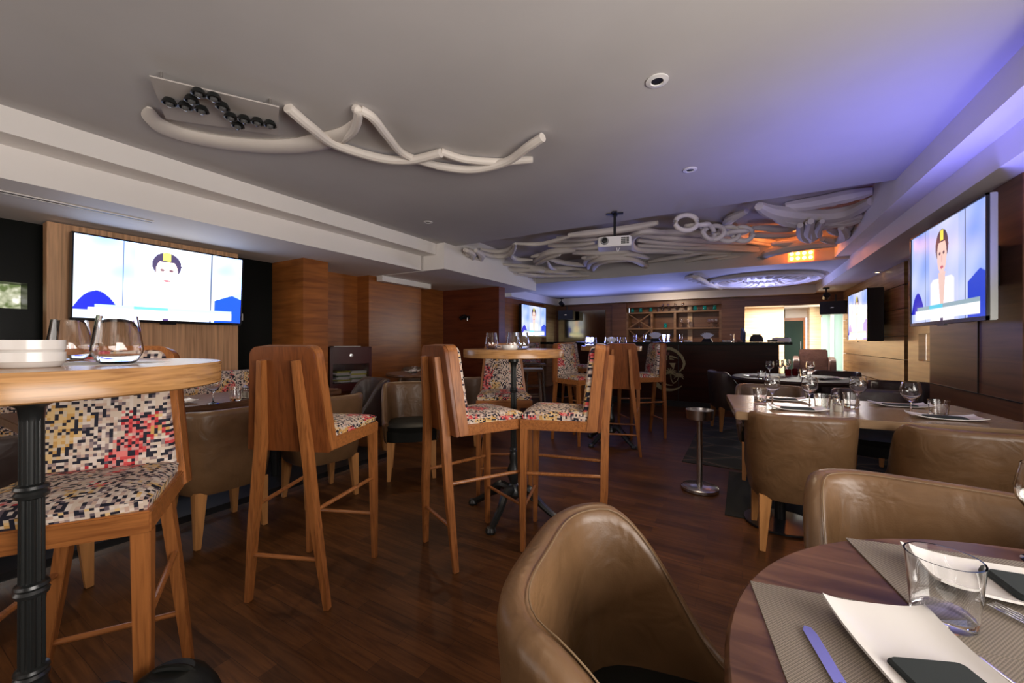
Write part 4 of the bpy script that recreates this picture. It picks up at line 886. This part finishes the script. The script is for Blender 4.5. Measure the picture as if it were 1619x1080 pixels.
# projector
t = thing('projector', 'white projector hanging from the ceiling on a black mount', 'projector', (-1.14, 4.10, 2.165), rad(14))
MB().prism(rounded_rect(.34, .25, .03), -.05, .05, top=.97).build('body', 'whiteplastic', t, True, .008)
MB().lathe([(0, 0), (.036, 0), (.04, .01), (.034, .035), (.028, .035), (.026, .01), (0, .012)], 28, M4=Matrix.Translation((-.095, -.12, .005)) @ Matrix.Rotation(rad(90), 4, 'X')).build('lens_ring', 'silver', t)
MB().lathe([(0, 0), (.026, 0), (.02, .015), (0, .018)], 24, M4=Matrix.Translation((-.095, -.13, .005)) @ Matrix.Rotation(rad(90), 4, 'X')).build('lens', 'black', t)
mb = MB()
for k in range(6):
    for j in range(4): mb.box((.07 + .013 * k, -.1265, -.025 + .017 * j), (.009, .004, .012))
mb.build('vent', 'black', t, False)
MB().tube([(0, 0, .05), (0, 0, .305)], .014).box((0, 0, .310), (.17, .05, .008)).box((0, 0, .310), (.05, .17, .008)).box((0, 0, .055), (.12, .12, .01)).build('ceiling_mount', 'black', t, False)
MB().tube(spline([(.02, -.02, -.05), (.03, -.02, -.085), (.05, -.02, -.05)], 5), .004, 6).build('cable', 'whiteplastic', t)
# black bag at bottom left
t = thing('bag', 'black bag standing on the floor at the bottom left corner', 'bag', (-1.20, .40, 0), rad(35))
def blob(c, d):
    rings = []
    for i in range(1, 12):
        a = pi * i / 12; rings.append([Vector((c[0] + d[0] * math.sin(a) ** .7 * math.cos(2 * pi * j / 20), c[1] + d[1] * math.sin(a) ** .7 * math.sin(2 * pi * j / 20), c[2] - d[2] * math.cos(a))) for j in range(20)])
    return rings
MB().loft(blob((.03, 0, .19), (.12, .09, .19))).build('body', 'blacksoft', t); MB().loft(blob((-.11, -.01, .175), (.07, .07, .175))).build('front_pocket', 'blacksoft', t)
MB().tube(spline([(-.02, 0, .35), (.0, 0, .375), (.06, 0, .375), (.09, 0, .35)], 5), .008, 8).build('handle', 'blacksoft', t)

# ================================================================== CEILING SCULPTURES
def trace(mb, px, h, r, n=8, flat=1.0, sides=10):
    P = []
    for i, q in enumerate(px):
        hh = h if not isinstance(h, (list, tuple)) else h[0] + (h[1] - h[0]) * i / (len(px) - 1)
        if len(q) > 2: hh = q[2]
        P.append(G(q[0], q[1], hh))
    pth = spline(P, n); k = len(pth)
    rr = r if not isinstance(r, (list, tuple)) else [r[0] + (r[1] - r[0]) * min(1, 2 * min(i, k - 1 - i) / (k * .5)) for i in range(k)]
    mb.tube(pth, rr, sides, flat=flat); return mb
t = thing('ceiling_sculpture', 'white plaster crossing branches on the ceiling above the stools', 'sculpture', (0, 0, 0))
H1 = 2.44
trace(MB(), [(455, 170, 2.46), (490, 200), (530, 228), (600, 250), (650, 253), (697, 242)], H1, .030).build('branch', 'relief', t)
trace(MB(), [(540, 222, 2.47), (560, 205), (567, 178), (562, 172, 2.47)], 2.45, .026).build('branch', 'relief', t)
trace(MB(), [(570, 174, 2.46), (590, 187), (612, 215), (640, 245), (690, 262, 2.45)], 2.45, .026).build('branch', 'relief', t)
trace(MB(), [(697, 240, 2.46), (735, 252), (790, 256), (842, 252, 2.47)], 2.45, .026).build('branch', 'relief', t)
trace(MB(), [(690, 262, 2.45), (745, 268), (800, 256), (835, 232), (858, 217, 2.44)], 2.43, .029).build('branch', 'relief', t)
t = thing('ceiling_sculpture', 'plaster crescent relief hugging the ceiling around the lamp plate', 'sculpture')
trace(MB(), [(236, 170), (245, 190), (290, 212), (380, 228), (470, 230), (540, 212), (562, 190)], 2.468, (.012, .085), 8, .40).build('crescent', 'relief', t)
trace(MB(), [(238, 182), (270, 205), (350, 226), (450, 236), (520, 226)], 2.47, (.006, .014)).build('lower_lip', 'relief', t)
# lamp plate with eleven small spots
def platept(px, py): return G(px, py, 2.430)
cs = [platept(*q) for q in ((236, 121), (441, 170), (440, 214), (262, 188))]
t = thing('lamp_plate', 'grey ceiling plate carrying twelve small black spot lamps', 'ceiling light')
mb = MB(); vs = [c + Vector((0, 0, 0)) for c in cs] + [c + Vector((0, 0, .007)) for c in cs]
mb.pts(vs, [(0, 1, 2, 3), (7, 6, 5, 4), (0, 4, 5, 1), (1, 5, 6, 2), (2, 6, 7, 3), (3, 7, 4, 0)]); mb.build('plate', 'acrylic', t, False)
mb = MB()
for c in cs: q = cs[0] * .25 + cs[1] * .25 + cs[2] * .25 + cs[3] * .25; w_ = c.lerp(q, .15); mb.tube([w_ + Vector((0, 0, .005)), w_ + Vector((0, 0, .050))], .006)
mb.build('hanger', 'steel', t)
for px, py in ((268, 163), (293, 169), (303, 159), (314, 148), (319, 175), (338, 155), (352, 170), (365, 186), (376, 199), (386, 190), (407, 194), (427, 198)):
    c = G(px, py, 2.405)
    s_ = MB().lathe([(0, .02), (.022, .022), (.032, .004), (.034, -.004), (.027, -.006), (.02, .004), (0, .006)], 24, c=c).build('spot_lamp', 'baffle', t)
    MB().lathe([(0, .004), (.018, .002), (.016, -.012), (.008, -.020), (0, -.021)], 18, c=c).build('bulb', 'bulbglass', s_)
# big relief in the recess
t = thing('ceiling_sculpture', 'sprawling plaster relief of roots filling the ceiling recess', 'sculpture')
def br(px, h=2.55, r=.045, flat=1.0): trace(MB(), px, h, (r * .6, r * 1.12), 7, flat, 8).build('branch', 'relief', t)
for px, h, r in (
    ([(700, 405), (725, 408), (742, 400), (735, 395)], 2.42, .05), ([(738, 396), (748, 402), (742, 412), (732, 414)], 2.40, .045), ([(752, 396), (762, 404), (756, 412), (748, 414)], 2.42, .045),
    ([(735, 412), (765, 424), (800, 436), (840, 438)], 2.36, .035), ([(752, 408), (780, 420), (815, 427), (850, 426), (870, 432)], 2.40, .045),
    ([(762, 400), (780, 405), (800, 404), (815, 392)], 2.48, .035), ([(760, 394), (785, 398), (805, 394), (812, 386)], 2.52, .03),
    ([(815, 385), (812, 396), (808, 404), (818, 410), (842, 411)], 2.46, .03), ([(815, 385), (850, 386), (880, 380), (900, 374)], 2.50, .025),
    ([(845, 414), (858, 404), (875, 398), (910, 396)], 2.48, .045), ([(848, 418), (865, 408), (885, 402)], 2.45, .04), ([(840, 406), (860, 402), (880, 398)], 2.5, .03),
    ([(866, 414), (870, 422), (880, 426), (905, 425)], 2.42, .028), ([(868, 410), (895, 416), (930, 420)], 2.45, .035), ([(790, 418), (820, 420), (860, 424), (900, 424), (930, 428)], 2.44, .03),
    ([(840, 430), (880, 430), (920, 434), (950, 432)], 2.38, .03), ([(820, 432), (860, 436), (900, 436), (935, 436)], 2.34, .025), ([(780, 428), (820, 434), (860, 438)], 2.34, .022),
    ([(866, 388), (900, 388), (940, 384)], 2.55, .035), ([(870, 382), (910, 380), (945, 378)], 2.58, .03), ([(894, 392), (930, 392), (960, 388)], 2.55, .035), ([(880, 376), (920, 374), (950, 371)], 2.6, .03),
    ([(898, 372), (940, 368), (1000, 360), (1040, 352)], 2.52, .04), ([(905, 400), (945, 400), (985, 398), (1015, 402)], 2.50, .04), ([(920, 408), (960, 404), (1000, 402), (1025, 408)], 2.47, .04),
    ([(930, 424), (935, 414), (960, 408), (1000, 410), (1030, 424), (1060, 426), (1095, 420)], 2.42, .045), ([(925, 420), (928, 410), (945, 405)], 2.45, .035), ([(938, 428), (944, 418), (965, 412), (990, 412)], 2.40, .035),
    ([(1050, 368), (1015, 366), (998, 378), (1002, 392), (1030, 396), (1080, 396)], 2.50, .045), ([(1010, 372), (1060, 376), (1120, 380), (1180, 384)], 2.54, .04), ([(1008, 380), (1060, 384), (1130, 388), (1200, 392)], 2.54, .04),
    ([(1008, 388), (1070, 390), (1130, 394), (1200, 398)], 2.52, .035), ([(1020, 368), (1080, 368), (1140, 374), (1220, 388)], 2.56, .04), ([(1030, 398), (1080, 398), (1140, 400), (1210, 404)], 2.50, .035),
    ([(1025, 414), (1060, 408), (1110, 400)], 2.46, .03), ([(1030, 420), (1070, 416), (1110, 408), (1150, 404)], 2.44, .03), ([(1040, 420), (1080, 420), (1110, 416)], 2.42, .03),
    ([(1095, 424), (1110, 414), (1140, 408), (1190, 404)], 2.44, .035), ([(1098, 428), (1120, 418), (1160, 412), (1200, 408)], 2.42, .03), ([(1085, 416), (1120, 408), (1170, 404)], 2.46, .03),
    ([(1180, 334), (1150, 352), (1170, 372), (1230, 384)], 2.60, .05), ([(1200, 326), (1225, 336), (1290, 342), (1340, 336), (1378, 318)], 2.52, .07), ([(1240, 326), (1280, 322), (1330, 312), (1380, 302)], 2.60, .06), ([(1260, 330), (1290, 318), (1320, 322)], 2.62, .05), ([(1330, 318), (1350, 308), (1372, 306)], 2.6, .05),
    ([(1225, 342), (1250, 350), (1300, 352), (1365, 340)], 2.48, .06), ([(1265, 356), (1268, 372), (1280, 378), (1284, 368), (1278, 352)], 2.42, .05), ([(1282, 350), (1278, 368), (1290, 376)], 2.42, .05), ([(1300, 350), (1292, 364), (1296, 374)], 2.42, .04), ([(1290, 366), (1310, 354), (1340, 350), (1362, 346)], 2.46, .05), ([(1300, 378), (1320, 380), (1336, 372), (1330, 360)], 2.40, .05), ([(1310, 362), (1330, 366), (1345, 356)], 2.45, .05),
    ([(1206, 410), (1212, 402), (1240, 394), (1280, 388), (1322, 386)], 2.40, .055), ([(1285, 396), (1300, 398), (1306, 408)], 2.42, .04), ([(1220, 386), (1260, 384), (1300, 380)], 2.46, .04),
    ([(1060, 392), (1120, 392), (1190, 396), (1225, 396)], 2.5, .03), ([(1180, 418), (1195, 408), (1212, 402)], 2.40, .012), ([(1190, 360), (1240, 362), (1262, 358)], 2.55, .04), ([(1185, 372), (1225, 372), (1262, 370)], 2.55, .04)):
    br(px, h, r)
# chain
t = thing('chain_sculpture', 'white plaster chain links hanging in the ceiling recess', 'sculpture')
def link(cx, cy, h, rad_, tilt, yaw):
    c = G(cx, cy, h); R_ = Matrix.Translation(c) @ Matrix.Rotation(yaw, 4, 'Z') @ Matrix.Rotation(tilt, 4, 'X')
    MB().tube([R_ @ Vector((rad_ * 1.2 * math.cos(2 * pi * k / 28), rad_ * math.sin(2 * pi * k / 28), 0)) for k in range(28)], .026, 10, closed=True).build('chain_link', 'relief', t)
for k, (cx, cy, ti, ya) in enumerate(((1085, 352, 75, 20), (1102, 356, 15, 10), (1120, 366, 80, 60), (1128, 368, 70, 0), (1141, 371, 10, 0), (1152, 370, 75, 10), (1164, 368, 5, 0), (1174, 370, 75, 20))): link(cx, cy, 2.42, .092, rad(ti), rad(ya))
# orange lamp with twelve bulbs on the face of the recess
t = thing('orange_lamp', 'glowing orange lamp panel with twelve bulbs in the ceiling recess', 'lamp', (atY(1266, 6.86), 6.86, 2.385), 0)
MB().box((0, 0, 0), (.30, .05, .21)).build('panel', 'orange', t, False, .004)
for j in range(3):
    for i in range(4):
        MB().lathe([(0, 0), (.022, 0), (.024, .012), (.014, .026), (0, .03)], 14, M4=Matrix.Translation((-.108 + .072 * i, -.025, -.065 + .065 * j)) @ Matrix.Rotation(rad(90), 4, 'X')).build('bulb', 'orangebulb', t)
# rosette on the rear ceiling
t = thing('ceiling_rosette', 'oval white plaster rosette lit blue on the rear ceiling', 'sculpture')
rc = Vector((.28, 8.35, HB))
def el(a, b, r, h, m='relief', a0=0, a1=360, n=48, ph=0):
    closed = a1 - a0 == 360; k = n if closed else n + 1
    P = [(rc.x + a * math.cos(rad(a0 + (a1 - a0) * i / n)), rc.y + b * math.sin(rad(a0 + (a1 - a0) * i / n)), h) for i in range(k)]
    MB().tube(P, r, 8, closed=closed).build('ring', m, t)
el(.86, .82, .035, HB - .03); el(.72, .66, .03, HB - .025); el(.58, .5, .025, HB - .02, a0=20, a1=200)
for k in range(26):
    a = 2 * pi * k / 26; r0, r1 = .30 + .12 * random.random(), .66
    p0 = (rc.x + r0 * math.cos(a), rc.y + r0 * math.sin(a), HB - .02); pm_ = (rc.x + .5 * math.cos(a + .12), rc.y + .5 * math.sin(a + .12), HB - .055); p1_ = (rc.x + r1 * math.cos(a + .2), rc.y + r1 * math.sin(a + .2), HB - .02)
    MB().tube(spline([p0, pm_, p1_], 5), .028, 7).build('leaf', 'relief', t)
for k in range(5):
    MB().tube(spline([G(1085 + 6 * k, 440 + 2 * k, HB - .03), G(1100 + 6 * k, 438 + 3 * k, HB - .05), G(1120 + 5 * k, 448 + 2 * k, HB - .03)], 5), .035, 8).build('leaf', 'relief', t)
